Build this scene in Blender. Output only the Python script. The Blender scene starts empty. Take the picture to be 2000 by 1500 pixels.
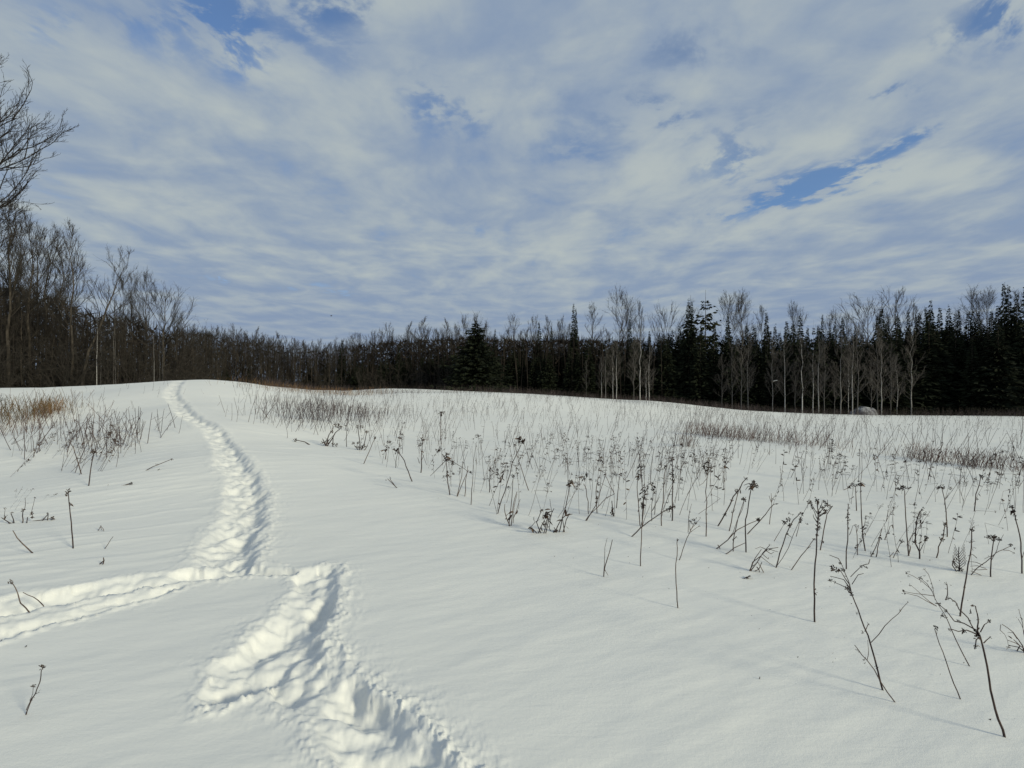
import bpy, math, random
import numpy as np
from mathutils import Vector, Matrix

random.seed(7)
RNG = np.random.default_rng(7)
R = math.radians
SC = bpy.context.scene
COL = SC.collection

# ------------------------------------------------------------------ camera
CAM_H = 1.6
F = 1000.0                       # focal length in pixels of the 2000 px wide photograph
HOR = 750.0                      # row of the true horizon
cam_d = bpy.data.cameras.new('camera')
cam_d.lens = 18.0
cam_d.sensor_width = 36.0
cam_d.clip_start = 0.05
cam_d.clip_end = 5000.0
cam = bpy.data.objects.new('camera', cam_d)
cam.location = (0, 0, CAM_H)
cam.rotation_euler = (R(90), 0, 0)
COL.objects.link(cam)
SC.camera = cam

# ------------------------------------------------------------------ light
SUN_EL = R(21)
SUN_AZ_VEC = (0.80, -0.60)       # horizontal direction towards the sun
sd = bpy.data.lights.new('sun', 'SUN')
sd.energy = 3.6
sd.angle = R(10.0)
sd.color = (1.0, 0.92, 0.66)
sun = bpy.data.objects.new('sun', sd)
to_sun = Vector((SUN_AZ_VEC[0] * math.cos(SUN_EL), SUN_AZ_VEC[1] * math.cos(SUN_EL), math.sin(SUN_EL)))
sun.rotation_euler = to_sun.to_track_quat('Z', 'Y').to_euler()
sun.location = (20, -15, 30)
COL.objects.link(sun)

SC.view_settings.view_transform = 'Standard'
SC.view_settings.look = 'None'
SC.view_settings.exposure = 0.0
SC.view_settings.gamma = 1.0
SC.view_settings.use_curve_mapping = False

# ------------------------------------------------------------------ node helper
class NT:
    def __init__(self, nt):
        self.nt = nt
    def n(self, typ, **kw):
        nd = self.nt.nodes.new(typ)
        for k, v in kw.items():
            setattr(nd, k, v)
        return nd
    def link(self, a, b):
        self.nt.links.new(a, b)
    def val(self, sock, v):
        if isinstance(v, bpy.types.NodeSocket):
            self.link(v, sock)
        else:
            sock.default_value = v
    def m(self, op, a, b=0.0, c=None, clamp=False):
        nd = self.n('ShaderNodeMath', operation=op, use_clamp=clamp)
        self.val(nd.inputs[0], a); self.val(nd.inputs[1], b)
        if c is not None: self.val(nd.inputs[2], c)
        return nd.outputs[0]
    def vm(self, op, a, b=(0, 0, 0)):
        nd = self.n('ShaderNodeVectorMath', operation=op)
        self.val(nd.inputs[0], a); self.val(nd.inputs[1], b)
        return nd.outputs['Value'] if op in ('DOT_PRODUCT', 'LENGTH') else nd.outputs[0]
    def noise(self, vec, scale, detail=4, rough=0.55, dist=0.0, lac=2.0):
        nd = self.n('ShaderNodeTexNoise')
        self.link(vec, nd.inputs['Vector'])
        nd.inputs['Scale'].default_value = scale
        nd.inputs['Detail'].default_value = detail
        nd.inputs['Roughness'].default_value = rough
        nd.inputs['Distortion'].default_value = dist
        return nd.outputs['Fac']
    def ramp(self, fac, lo, hi, a=0.0, b=1.0):
        nd = self.n('ShaderNodeMapRange', interpolation_type='SMOOTHSTEP')
        self.val(nd.inputs[0], fac)
        nd.inputs[1].default_value = lo; nd.inputs[2].default_value = hi
        nd.inputs[3].default_value = a; nd.inputs[4].default_value = b
        return nd.outputs[0]
    def mix(self, fac, a, b):
        nd = self.n('ShaderNodeMix', data_type='RGBA')
        self.val(nd.inputs[0], fac)
        self.val(nd.inputs[6], a if isinstance(a, bpy.types.NodeSocket) else (*a, 1))
        self.val(nd.inputs[7], b if isinstance(b, bpy.types.NodeSocket) else (*b, 1))
        return nd.outputs[2]

# ------------------------------------------------------------------ sky: Nishita blue behind a layer of altocumulus
def build_world():
    w = bpy.data.worlds.new('World')
    SC.world = w
    w.use_nodes = True
    w.node_tree.nodes.clear()
    t = NT(w.node_tree)
    out = t.n('ShaderNodeOutputWorld')
    bg = t.n('ShaderNodeBackground')
    STR = 0.1
    bg.inputs[1].default_value = STR
    t.link(bg.outputs[0], out.inputs[0])
    sky = t.n('ShaderNodeTexSky', sky_type='NISHITA')
    sky.sun_disc = False
    sky.sun_elevation = SUN_EL
    sky.sun_rotation = math.atan2(SUN_AZ_VEC[0], SUN_AZ_VEC[1])
    sky.air_density = 1.0
    sky.dust_density = 0.6
    sky.ozone_density = 1.6
    tc = t.n('ShaderNodeTexCoord')
    d = tc.outputs['Generated']
    sep = t.n('ShaderNodeSeparateXYZ'); t.link(d, sep.inputs[0])
    ZO = 0.07
    z = t.m('ADD', t.m('MAXIMUM', sep.outputs[2], 0.0), ZO)
    cmb = t.n('ShaderNodeCombineXYZ')
    t.link(t.m('DIVIDE', sep.outputs[0], z), cmb.inputs[0])
    t.link(t.m('DIVIDE', sep.outputs[1], z), cmb.inputs[1])
    P = cmb.outputs[0]
    # slow warp of the cloud layer
    wn = t.n('ShaderNodeTexNoise'); t.link(P, wn.inputs['Vector']); wn.inputs['Scale'].default_value = 0.9; wn.inputs['Detail'].default_value = 2
    PW = t.vm('ADD', P, t.vm('SCALE', wn.outputs['Color'])) if False else None
    sc = t.n('ShaderNodeVectorMath', operation='SCALE'); t.link(wn.outputs['Color'], sc.inputs[0]); sc.inputs[3].default_value = 0.5
    PW = t.vm('ADD', P, sc.outputs[0])
    # rolls of cloud lie across the view
    mp = t.n('ShaderNodeMapping'); t.link(PW, mp.inputs[0]); mp.inputs['Rotation'].default_value = (0, 0, R(14)); mp.inputs['Scale'].default_value = (0.55, 1.0, 1.0)
    big = t.noise(PW, 0.9, 3, 0.5)
    mp2 = t.n('ShaderNodeMapping'); t.link(PW, mp2.inputs[0]); mp2.inputs['Rotation'].default_value = (0, 0, R(4)); mp2.inputs['Scale'].default_value = (1.0, 0.72, 1.0)
    rolls = t.noise(mp.outputs[0], 2.1, 5, 0.5, 0.35)
    lump = t.noise(mp2.outputs[0], 3.6, 6, 0.50, 0.25)
    fine = t.noise(mp2.outputs[0], 9.5, 6, 0.58, 0.2)

    def plane(px, row):
        v = np.array([(px - 1000) / F, 1.0, (HOR - row) / F]); v /= np.linalg.norm(v)
        return v[:2] / (v[2] + ZO)
    def blob(px, row, ax, ay, rot, amp):
        c = plane(px, row)
        e = 2.0
        J = np.column_stack([(plane(px + e, row) - plane(px - e, row)) / (2 * e), (plane(px, row + e) - plane(px, row - e)) / (2 * e)])
        a = R(rot)
        Rm = np.array([[math.cos(a), math.sin(a)], [-math.sin(a), math.cos(a)]])
        M = np.diag([1 / ax, 1 / ay]) @ Rm @ np.linalg.inv(J)
        dp = t.vm('SUBTRACT', P, (c[0], c[1], 0))
        u = t.vm('DOT_PRODUCT', dp, (M[0, 0], M[0, 1], 0))
        v = t.vm('DOT_PRODUCT', dp, (M[1, 0], M[1, 1], 0))
        q = t.m('ADD', t.m('MULTIPLY', u, u), t.m('MULTIPLY', v, v))
        return t.m('MULTIPLY', t.m('POWER', 2.718, t.m('MULTIPLY', q, -1.0)), amp)
    # gaps in the layer (positive) and thick brighter banks (negative)
    gaps = [(430, 25, 85, 45, 25, .34), (650, 15, 110, 55, 0, .26), (470, 120, 60, 40, 30, .20), (830, 200, 60, 55, 0, .18),
            (1610, 350, 130, 30, -12, .31), (1770, 275, 75, 16, -28, .28), (1735, 178, 60, 22, -5, .26), (1430, 310, 75, 45, -30, .20),
            (1540, 395, 110, 26, -8, .22), (1960, 30, 60, 60, -25, .30), (1250, 220, 70, 45, 10, .15), (600, 563, 130, 9, 6, .11),
            (430, 545, 60, 14, 5, .10), (1100, 290, 90, 50, 0, .10), (100, 50, 110, 50, 10, .14), (1320, 110, 80, 60, 0, .12),
            (300, 60, 90, 60, 20, .10), (1870, 60, 90, 40, -30, .13), (1420, 420, 90, 20, -5, .12), (1330, 230, 60, 50, 0, .10),
            (1700, 520, 260, 30, -9, .05), (920, 230, 60, 40, 0, .12), (560, 80, 200, 60, 10, .10)]
    tot = None
    for g in gaps:
        b = blob(*g)
        tot = b if tot is None else t.m('ADD', tot, b)
    cov = t.m('ADD', t.m('MULTIPLY', lump, 0.55), t.m('MULTIPLY', fine, 0.30))
    cov = t.m('ADD', cov, t.m('MULTIPLY', big, 0.15))
    cov = t.m('ADD', cov, 0.14)
    cov = t.m('SUBTRACT', cov, t.m('MULTIPLY', tot, t.ramp(t.m('ADD', t.m('MULTIPLY', fine, .75), t.m('MULTIPLY', lump, .25)), .43, .58, 1.5, .15)))
    # towards the horizon the layer closes up
    cov = t.m('ADD', cov, t.ramp(sep.outputs[2], 0.02, 0.30, 0.12, 0.0))
    dens = t.ramp(cov, 0.20, 0.60, 0.14, 1.0)
    banks = [(600, 150, 200, 50, 15, .25), (1050, 130, 130, 60, 0, .10), (1500, 100, 150, 60, 0, .10), (1850, 330, 160, 40, -8, .28),
             (1250, 330, 120, 70, 0, .22), (1480, 205, 90, 25, 0, .22), (1600, 280, 90, 30, 0, .22), (1820, 90, 160, 40, -28, .25),
             (300, 400, 200, 25, 10, .16), (280, 170, 160, 60, 5, .16), (870, 340, 150, 40, 10, .12), (1500, 470, 250, 25, -8, .15),
             (1850, 540, 200, 14, -6, .16),
             (450, 40, 420, 60, 5, -.30), (850, 60, 200, 60, 0, -.14), (1130, 190, 110, 80, 0, -.22), (1700, 480, 350, 30, -8, -.16), (1650, 600, 400, 22, -5, -.16), (1300, 90, 120, 60, 0, -.12), (150, 300, 150, 40, 15, -.12), (600, 330, 260, 30, 12, -.14), (500, 560, 400, 40, 5, -.10)]
    bt = None
    for g in banks:
        b = blob(*g)
        bt = b if bt is None else t.m('ADD', bt, b)
    shade = t.m('ADD', t.m('ADD', t.m('MULTIPLY', rolls, 0.40), t.m('MULTIPLY', fine, 0.16)), t.m('MULTIPLY', lump, 0.44))
    shade = t.m('ADD', shade, t.m('MULTIPLY', bt, 0.32))
    shade = t.ramp(shade, 0.36, 0.68)
    k = 1.0 / STR
    lo = tuple(c * k for c in (0.246, 0.326, 0.455))
    hi = tuple(c * k for c in (0.445, 0.500, 0.505))
    ccol = t.mix(shade, lo, hi)
    low = t.ramp(sep.outputs[2], 0.0, 0.24)
    ccol = t.mix(low, t.mix(t.m('ADD', t.m('MULTIPLY', shade, 0.30), 0.04), tuple(c * k for c in (0.225, 0.300, 0.440)), hi), ccol)
    tint = t.n('ShaderNodeMix', data_type='RGBA', blend_type='MULTIPLY'); tint.inputs[0].default_value = 1.0
    t.link(sky.outputs[0], tint.inputs[6]); tint.inputs[7].default_value = (0.80, 1.05, 1.35, 1)
    final = t.mix(dens, tint.outputs[2], ccol)
    t.link(final, bg.inputs[0])
build_world()

# ------------------------------------------------------------------ terrain height
def _cp(px, row, Z):
    return ((px - 1000) / F * Z, Z, CAM_H - (row - HOR) / F * Z)
CTRL = [(x, y, 0.0) for x, y in [(-3, -1), (0, 0), (3, -1), (-3, 2.6), (-.6, 3), (1.5, 3), (3.5, 2.6), (6, 5), (-6, 3), (-12, -8), (12, -8), (0, -14), (-30, -25), (30, -25)]]
CTRL += [_cp(*p) for p in [
    (100, 1200, 3.56), (150, 1000, 6.4), (150, 900, 10), (100, 830, 16), (100, 780, 24), (100, 757, 31), (0, 758, 33), (200, 752, 29.5), (-200, 800, 18), (-200, 762, 34),
    (480, 980, 6.7), (445, 890, 9.2), (400, 835, 12.5), (345, 795, 17), (335, 765, 21.5), (350, 744, 27), (430, 745, 27), (300, 746, 28), (520, 754, 29),
    (600, 860, 13), (600, 800, 21), (610, 771, 29), (650, 762.5, 44), (560, 757, 38),
    (800, 900, 10.4), (800, 830, 18), (760, 771, 34), (760, 759.5, 58), (880, 769, 37), (880, 763, 60), (690, 772, 31),
    (1050, 900, 10.5), (1050, 820, 22), (1050, 771, 41), (1000, 768, 60), (1200, 784, 45), (1200, 850, 16.5), (1400, 797, 48), (1400, 850, 17), (1400, 820, 28),
    (1700, 811, 50), (1700, 850, 18.5), (1700, 830, 29), (2000, 813, 50), (2000, 850, 18.5), (2000, 920, 9.7), (1500, 920, 9.5), (2400, 830, 40), (2400, 900, 11),
]]
CTRL += [(-44, 45, 0.6), (-28, 45, .5), (-19, 42, .9), (-40, 62, .2), (-60, 45, .8), (-10, 90, -.2), (-35, 90, 0.0), (0, 90, -.4), (-17, 48, .35),
         (12, 46, .1), (8, 70, -.1), (20, 70, -1.2), (40, 66, -2.3), (60, 64, -2.6), (80, 60, -2.6), (60, 90, -2.8), (90, 90, -2.8), (20, 100, -1.5), (-70, 90, 0), (0, 110, -.6),
         (-9, 36, .33), (-8, 40, .36), (50, 10, -.6), (-50, 10, .6), (60, 40, -2)]
CA = np.array(CTRL)
def _U(r2):
    return 0.5 * r2 * np.log(r2 + 1e-9)
def _tps():
    n = len(CA)
    d2 = ((CA[:, None, :2] - CA[None, :, :2]) ** 2).sum(-1)
    K = _U(d2) + np.eye(n) * 0.02
    Pm = np.column_stack([np.ones(n), CA[:, :2]])
    A = np.zeros((n + 3, n + 3)); A[:n, :n] = K; A[:n, n:] = Pm; A[n:, :n] = Pm.T
    b = np.concatenate([CA[:, 2], np.zeros(3)])
    return np.linalg.solve(A, b)
TW = _tps()
def sstep(x, a, b):
    t = np.clip((x - a) / (b - a), 0, 1)
    return t * t * (3 - 2 * t)
def H(x, y):
    x = np.asarray(x, float); y = np.asarray(y, float)
    sh = x.shape
    x = x.ravel(); y = y.ravel()
    z = TW[-3] + TW[-2] * x + TW[-1] * y
    for i in range(len(CA)):
        z = z + TW[i] * _U((x - CA[i, 0]) ** 2 + (y - CA[i, 1]) ** 2)
    r = np.hypot(x, y - 20)
    k = sstep(r, 62, 105)
    z = z * (1 - k) + (-1.2) * k
    return z.reshape(sh)
def Hs(x, y):
    return float(H(np.array([x]), np.array([y]))[0])
_ZS = np.concatenate([np.arange(1.2, 12, .02), np.arange(12, 75, .1)])
def ground(px, row):
    """the first point of the snow along the line of sight through a pixel"""
    x = (px - 1000) / F * _ZS; zz = CAM_H - (row - HOR) / F * _ZS
    g = H(x, _ZS)
    below = np.nonzero(zz <= g)[0]
    i = below[0] if len(below) else len(_ZS) - 1
    return x[i], _ZS[i], g[i]

# ------------------------------------------------------------------ noise on arrays
def _hash(ix, iy, seed):
    h = (ix.astype(np.int64) * 374761393 + iy.astype(np.int64) * 668265263 + seed * 1442695041) & 0xffffffff
    h = ((h ^ (h >> 13)) * 1274126177) & 0xffffffff
    return ((h ^ (h >> 16)) & 0xffff) / 65535.0
def vnoise(x, y, seed=0):
    ix = np.floor(x); iy = np.floor(y); fx = x - ix; fy = y - iy
    ux = fx * fx * fx * (fx * (fx * 6 - 15) + 10); uy = fy * fy * fy * (fy * (fy * 6 - 15) + 10)
    def gr(jx, jy):
        a = _hash(jx, jy, seed) * 2 * np.pi
        return np.cos(a) * (x - jx) + np.sin(a) * (y - jy)
    n0 = gr(ix, iy) * (1 - ux) + gr(ix + 1, iy) * ux
    n1 = gr(ix, iy + 1) * (1 - ux) + gr(ix + 1, iy + 1) * ux
    return (n0 * (1 - uy) + n1 * uy) * 1.6
def fbm(x, y, o=4, seed=0, g=0.5):
    s = 0; a = 1.0
    for i in range(o):
        s = s + a * vnoise(x * 2 ** i + 17.3 * i, y * 2 ** i - 9.1 * i, seed + i); a *= g
    return s

# ------------------------------------------------------------------ the trodden trail
def _trail(pts, step=0.04):
    """pts = (px, row, half width m); gives a dense polyline in the world"""
    W = np.array([(*ground(p[0], p[1])[:2], p[2]) for p in pts])
    seg = np.hypot(*np.diff(W[:, :2], axis=0).T)
    s = np.concatenate([[0], np.cumsum(seg)])
    q = np.arange(0, s[-1], step)
    X = np.interp(q, s, W[:, 0]); Y = np.interp(q, s, W[:, 1]); Wd = np.interp(q, s, W[:, 2])
    k = np.ones(7) / 7
    Xs = np.convolve(np.pad(X, 3, mode='edge'), k, 'valid'); Ys = np.convolve(np.pad(Y, 3, mode='edge'), k, 'valid')
    return q, Xs, Ys, Wd
TR_A = _trail([(870, 1740, .20), (800, 1580, .20), (752, 1490, .19), (712, 1425, .185), (655, 1372, .18), (605, 1335, .17), (580, 1290, .16)])
TR_D = _trail([(425, 1362, .12), (470, 1338, .19), (520, 1300, .24), (556, 1255, .21), (592, 1205, .20), (616, 1160, .19), (622, 1118, .16)])
TR_B = _trail([(-500, 1345, .26), (-150, 1240, .26), (0, 1187, .24), (100, 1168, .20), (200, 1150, .18), (300, 1134, .17), (400, 1120, .18), (470, 1113, .17), (530, 1113, .11), (580, 1122, .06)])
TR_C = _trail([(440, 1118, 0.211), (436, 1098, 0.255), (452, 1055, 0.282), (478, 1012, 0.238), (482, 982, 0.264), (474, 958, 0.229), (474, 930, 0.255), (450, 900, 0.273), (444, 880, 0.238), (430, 860, 0.229), (416, 842, 0.238), (388, 824, 0.255), (366, 812, 0.246), (354, 800, 0.273), (350, 790, 0.264), (334, 775, 0.282), (336, 764, 0.273), (341, 755, 0.273), (352, 743.9, 0.264)], 0.05)
TR_E = _trail([(-500, 1400, .13), (-150, 1292, .12), (0, 1236, .12), (100, 1212, .11), (200, 1186, .10), (290, 1164, .09), (360, 1146, .07)])
TRAILS = [(TR_E, .075, 55), (TR_A, .125, 11), (TR_B, .14, 22), (TR_C, .140, 33), (TR_D, .14, 44)]

def trail_relief(x, y):
    """height change of the snow at points near the trail"""
    cut = np.zeros_like(x); rim = np.zeros_like(x)
    wx = x + 0.03 * fbm(x * 7, y * 7, 3, 5) + .07 * vnoise(x * 1.1, y * 1.1, 15); wy = y + 0.03 * fbm(x * 7, y * 7, 3, 6)
    for (q, X, Y, Wd), D, sd_ in TRAILS:
        best = np.full(x.shape, 1e9); idx = np.zeros(x.shape, int)
        for c in range(0, len(X), 1):
            d2 = (wx - X[c]) ** 2 + (wy - Y[c]) ** 2
            mk = d2 < best
            best[mk] = d2[mk]; idx[mk] = c
        tx = np.gradient(X); ty = np.gradient(Y); L = np.hypot(tx, ty) + 1e-9; tx /= L; ty /= L
        dx = wx - X[idx]; dy = wy - Y[idx]
        side = dx * ty[idx] - dy * tx[idx]              # positive on the right of the walking direction
        along = dx * tx[idx] + dy * ty[idx]
        endd = np.where((idx == 0) | (idx == len(X) - 1), np.abs(along), 0)
        hw = Wd[idx] * (1 + 0.24 * vnoise(q[idx] * 3.1, np.sign(side) * 3.0 + 0 * q[idx], sd_) + 0.10 * vnoise(q[idx] * 9, np.sign(side) * 5.0 + 0 * q[idx], sd_ + 3))
        u = np.sign(side) * np.hypot(side, endd) / hw
        prof = np.where(u < .42, 1 - np.clip((.42 - u) / 1.42, 0, 1) ** 2.1, 1 - sstep(u, .50, 1.05))
        prof = np.clip(prof, 0, 1)
        # feet, left and right in turn, press long bowls into the trodden floor
        bowl = np.zeros_like(x)
        rs = np.random.default_rng(sd_)
        s = 0.1; k = 1
        near = np.abs(u) < 1.6
        while s < q[-1]:
            i = int(np.searchsorted(q, s)); i = min(i, len(X) - 1)
            off = k * (0.085 + 0.03 * rs.random()); ang = rs.normal(0, .22)
            cx = X[i] + ty[i] * off; cy = Y[i] - tx[i] * off
            ca, sa = math.cos(ang), math.sin(ang)
            ax_, ay_ = tx[i] * ca - ty[i] * sa, tx[i] * sa + ty[i] * ca
            ddx = wx - cx; ddy = wy - cy
            la = (ddx * ax_ + ddy * ay_) / (0.27 + .08 * rs.random()); lb = (ddx * ay_ - ddy * ax_) / (0.135 + .04 * rs.random())
            r = np.sqrt(la * la + lb * lb)
            b = 1 - sstep(r, .15, 1.05)
            bowl = np.maximum(bowl, b * (0.7 + .5 * rs.random()))
            s += 0.38 + 0.14 * rs.random(); k = -k
        rough = fbm(x * 8, y * 8, 4, sd_ + 7) * (.010 if sd_ != 33 else .020) + np.abs(fbm(x * 3.2 + 3, y * 3.2, 3, sd_ + 9)) * .035
        c = prof * (D * np.clip(Wd[idx] / .30, .6, 1.4) * (.66 + .18 * vnoise(q[idx] * 1.4, 0 * q[idx] + .5, sd_ + 1))) + bowl * D * (.40 if sd_ != 33 else .30) * np.clip(prof * 3, 0, 1) - rough * np.clip(prof * 1.5, 0, 1)
        cut = np.maximum(cut, np.where(prof > 0, c, 0))
        au = np.abs(u)
        rr = np.exp(-((au - 1.22) / .30) ** 2) * np.where(au > .9, 1, .0)
        rsd = np.where(u > 0, 1.25, .7)
        rim = np.maximum(rim, rr * rsd)
        spread = np.exp(-((au - 1.0) / .9) ** 2) * (au > 1)
        rim = np.maximum(rim, spread * .5 * rsd)
    crumb = np.clip(fbm(x * 16, y * 16, 3, 91, .6) * .9 + .05, -.25, 1) * .012 + np.clip(vnoise(x * 34, y * 34, 77) - .30, 0, 1) * .016
    return -cut + rim * (.010 + crumb) * (cut < .02) + rim * .20 * crumb * (cut >= .02)

# ------------------------------------------------------------------ materials
def mat(name, rough=0.9, spec=0.2):
    m = bpy.data.materials.new(name); m.use_nodes = True
    t = NT(m.node_tree)
    b = m.node_tree.nodes['Principled BSDF']
    b.inputs['Roughness'].default_value = rough
    b.inputs['Specular IOR Level'].default_value = spec
    return m, t, b

def mat_two(name, a, b_, scale, rough=0.9, spec=0.15, detail=3, bump=0.0, stretch=(1, 1, 1), lo=.4, hi=.6):
    """colour between a and b_ by noise in the thing's own space"""
    m, t, b = mat(name, rough, spec)
    tc = t.n('ShaderNodeTexCoord')
    mp = t.n('ShaderNodeMapping'); mp.inputs['Scale'].default_value = stretch
    t.link(tc.outputs['Object'], mp.inputs[0])
    n = t.noise(mp.outputs[0], scale, detail)
    oi = t.n('ShaderNodeObjectInfo')
    f = t.m('ADD', t.ramp(n, lo, hi), t.m('MULTIPLY', t.m('SUBTRACT', oi.outputs['Random'], .5), .5), clamp=True)
    t.link(t.mix(f, a, b_), b.inputs['Base Color'])
    if bump:
        bp = t.n('ShaderNodeBump'); bp.inputs['Strength'].default_value = bump; bp.inputs['Distance'].default_value = .02
        t.link(n, bp.inputs['Height']); t.link(bp.outputs[0], b.inputs['Normal'])
    return m

def snow_mat():
    m, t, b = mat('snow', 0.75, 0.25)
    tc = t.n('ShaderNodeTexCoord'); o = tc.outputs['Object']
    n1 = t.noise(o, 1.3, 3)
    n2 = t.noise(o, 240, 2, .6)
    c = t.mix(n1, (.668, .684, .684), (.700, .708, .690))
    t.link(c, b.inputs['Base Color'])
    mp = t.n('ShaderNodeMapping'); t.link(o, mp.inputs[0]); mp.inputs['Rotation'].default_value = (0, 0, R(-24)); mp.inputs['Scale'].default_value = (5, 18, 5)
    n3 = t.noise(mp.outputs[0], 1.0, 5, .55, .4)
    n4 = t.noise(o, 45, 4, .6)
    h = t.m('ADD', t.m('MULTIPLY', n3, .0030), t.m('ADD', t.m('MULTIPLY', n4, .0016), t.m('MULTIPLY', n2, .0010)))
    bp = t.n('ShaderNodeBump'); bp.inputs['Strength'].default_value = .8; bp.inputs['Distance'].default_value = 1.0
    t.link(h, bp.inputs['Height']); t.link(bp.outputs[0], b.inputs['Normal'])
    return m
M_SNOW = snow_mat()
M_BARK = mat_two('dark_bark', (.028, .024, .020), (.064, .055, .046), 6, stretch=(1, 1, .25), bump=.5)
M_TWIG = mat_two('twigs', (.024, .022, .019), (.047, .041, .036), 1.5)
M_PALE_TWIG = mat_two('pale_twigs', (.055, .050, .047), (.100, .092, .086), 1.5)
M_FAR_TWIG = mat_two('grey_twigs', (.028, .025, .024), (.056, .050, .047), 1.2)
def birch_mat():
    m, t, b = mat('birch_bark', .7, .2)
    tc = t.n('ShaderNodeTexCoord')
    mp = t.n('ShaderNodeMapping'); mp.inputs['Scale'].default_value = (1.5, 1.5, 9); t.link(tc.outputs['Object'], mp.inputs[0])
    n = t.noise(mp.outputs[0], 1.6, 3)
    oi = t.n('ShaderNodeObjectInfo')
    w = t.mix(t.m('POWER', oi.outputs['Random'], 2.2), (.075, .072, .07), (.55, .54, .54))
    t.link(t.mix(t.ramp(n, .52, .66), w, (.07, .06, .055)), b.inputs['Base Color'])
    return m
M_BIRCH = birch_mat()
M_NEEDLE = mat_two('needles', (.006, .009, .005), (.016, .021, .011), .8, lo=.35, hi=.65)
M_NEEDLE_WARM = mat_two('olive_needles', (.008, .011, .005), (.024, .025, .012), .8, lo=.35, hi=.65)
M_STALK = mat_two('dry_stalk', (.050, .036, .036), (.115, .085, .070), 14)
M_STALK_DARK = mat_two('dark_stalk', (.030, .022, .024), (.070, .050, .044), 14)
M_HEAD = mat_two('seed_head', (.022, .016, .018), (.085, .060, .045), 30)
M_LEAF = mat_two('withered_leaf', (.035, .024, .022), (.110, .075, .052), 20)
M_FIELD = mat_two('field_weeds', (.040, .031, .038), (.090, .070, .070), .6)
M_EDGE = mat_two('edge_weeds', (.018, .015, .013), (.100, .088, .066), 9, lo=.5, hi=.75)
M_OLIVE = mat_two('olive_grass', (.060, .046, .026), (.150, .105, .055), 1.5)
M_RUST = mat_two('rusty_grass', (.14, .085, .045), (.26, .155, .075), 1.2)
M_PURPLE = mat_two('brown_weeds', (.070, .044, .040), (.135, .082, .068), 1.2)
M_THICKET = mat_two('thicket_twigs', (.012, .010, .009), (.030, .025, .021), .5, lo=.3, hi=.7)
M_ROCK = mat_two('boulder_rock', (.10, .10, .115), (.24, .245, .27), 3, bump=.6)

# ------------------------------------------------------------------ mesh helpers
def new_mesh(name, V, Fq=None, Ft=None, m=None, smooth=False):
    me = bpy.data.meshes.new(name)
    V = np.asarray(V, np.float32)
    parts = []; sizes = []
    if Fq is not None and len(Fq): parts.append(np.asarray(Fq, np.int32).ravel()); sizes.append(np.full(len(Fq), 4, np.int32))
    if Ft is not None and len(Ft): parts.append(np.asarray(Ft, np.int32).ravel()); sizes.append(np.full(len(Ft), 3, np.int32))
    idx = np.concatenate(parts); sz = np.concatenate(sizes)
    me.vertices.add(len(V)); me.vertices.foreach_set('co', V.ravel())
    me.loops.add(len(idx)); me.loops.foreach_set('vertex_index', idx)
    me.polygons.add(len(sz)); me.polygons.foreach_set('loop_start', np.concatenate([[0], np.cumsum(sz)[:-1]]).astype(np.int32))
    if smooth: me.polygons.foreach_set('use_smooth', np.ones(len(sz), bool))
    me.update(calc_edges=True)
    if m: me.materials.append(m)
    return me

class Geo:
    """collects prisms (segments) and loose triangles"""
    def __init__(self):
        self.s = []; self.tv = []; self.bl = []
    def seg(self, a, b, r0, r1):
        self.s.append((*a, *b, r0, r1))
    def line(self, pts, r0, r1):
        n = len(pts) - 1
        for i in range(n):
            self.seg(pts[i], pts[i + 1], r0 + (r1 - r0) * i / n, r0 + (r1 - r0) * (i + 1) / n)
    def tri(self, a, b, c):
        self.tv.append((a, b, c))
    def arrays(self, n=3):
        V = np.zeros((0, 3)); T = np.zeros((0, 3), int)
        if self.s:
            S = np.array(self.s, float)
            A = S[:, :3]; B = S[:, 3:6]; r0 = S[:, 6]; r1 = S[:, 7]
            d = B - A; L = np.linalg.norm(d, axis=1, keepdims=True) + 1e-9; d = d / L
            up = np.where(np.abs(d[:, 2:3]) > .9, np.array([[1., 0, 0]]), np.array([[0, 0, 1.]]))
            e1 = np.cross(d, up); e1 /= np.linalg.norm(e1, axis=1, keepdims=True) + 1e-9
            e2 = np.cross(d, e1)
            ang = np.arange(n) * 2 * np.pi / n
            ring = np.cos(ang)[None, :, None] * e1[:, None, :] + np.sin(ang)[None, :, None] * e2[:, None, :]
            V0 = A[:, None] + ring * r0[:, None, None]; V1 = B[:, None] + ring * r1[:, None, None]
            V = np.concatenate([V0, V1], 1).reshape(-1, 3)
            k = np.arange(n); k2 = (k + 1) % n
            base = (np.arange(len(S)) * 2 * n)[:, None]
            t1 = np.stack([base + k, base + k2, base + n + k2], -1).reshape(-1, 3)
            t2 = np.stack([base + k, base + n + k2, base + n + k], -1).reshape(-1, 3)
            T = np.concatenate([t1, t2])
        if self.tv:
            tv = np.array(self.tv, float).reshape(-1, 3)
            T = np.concatenate([T, np.arange(len(tv)).reshape(-1, 3) + len(V)])
            V = np.concatenate([V, tv])
        return V, T
    def mesh(self, name, m, n=3):
        V, T = self.arrays(n)
        return new_mesh(name, V, Ft=T, m=m)

def put(name, me, parent=None, loc=None, label=None, cat=None, group=None, kind=None):
    o = bpy.data.objects.new(name, me); COL.objects.link(o)
    if parent is not None: o.parent = parent
    if loc is not None: o.location = loc
    if label: o['label'] = label
    if cat: o['category'] = cat
    if group: o['group'] = group
    if kind: o['kind'] = kind
    return o

def rand_unit(rs):
    v = rs.normal(size=3); return v / np.linalg.norm(v)
def norm(v):
    return v / (np.linalg.norm(v) + 1e-9)

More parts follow.
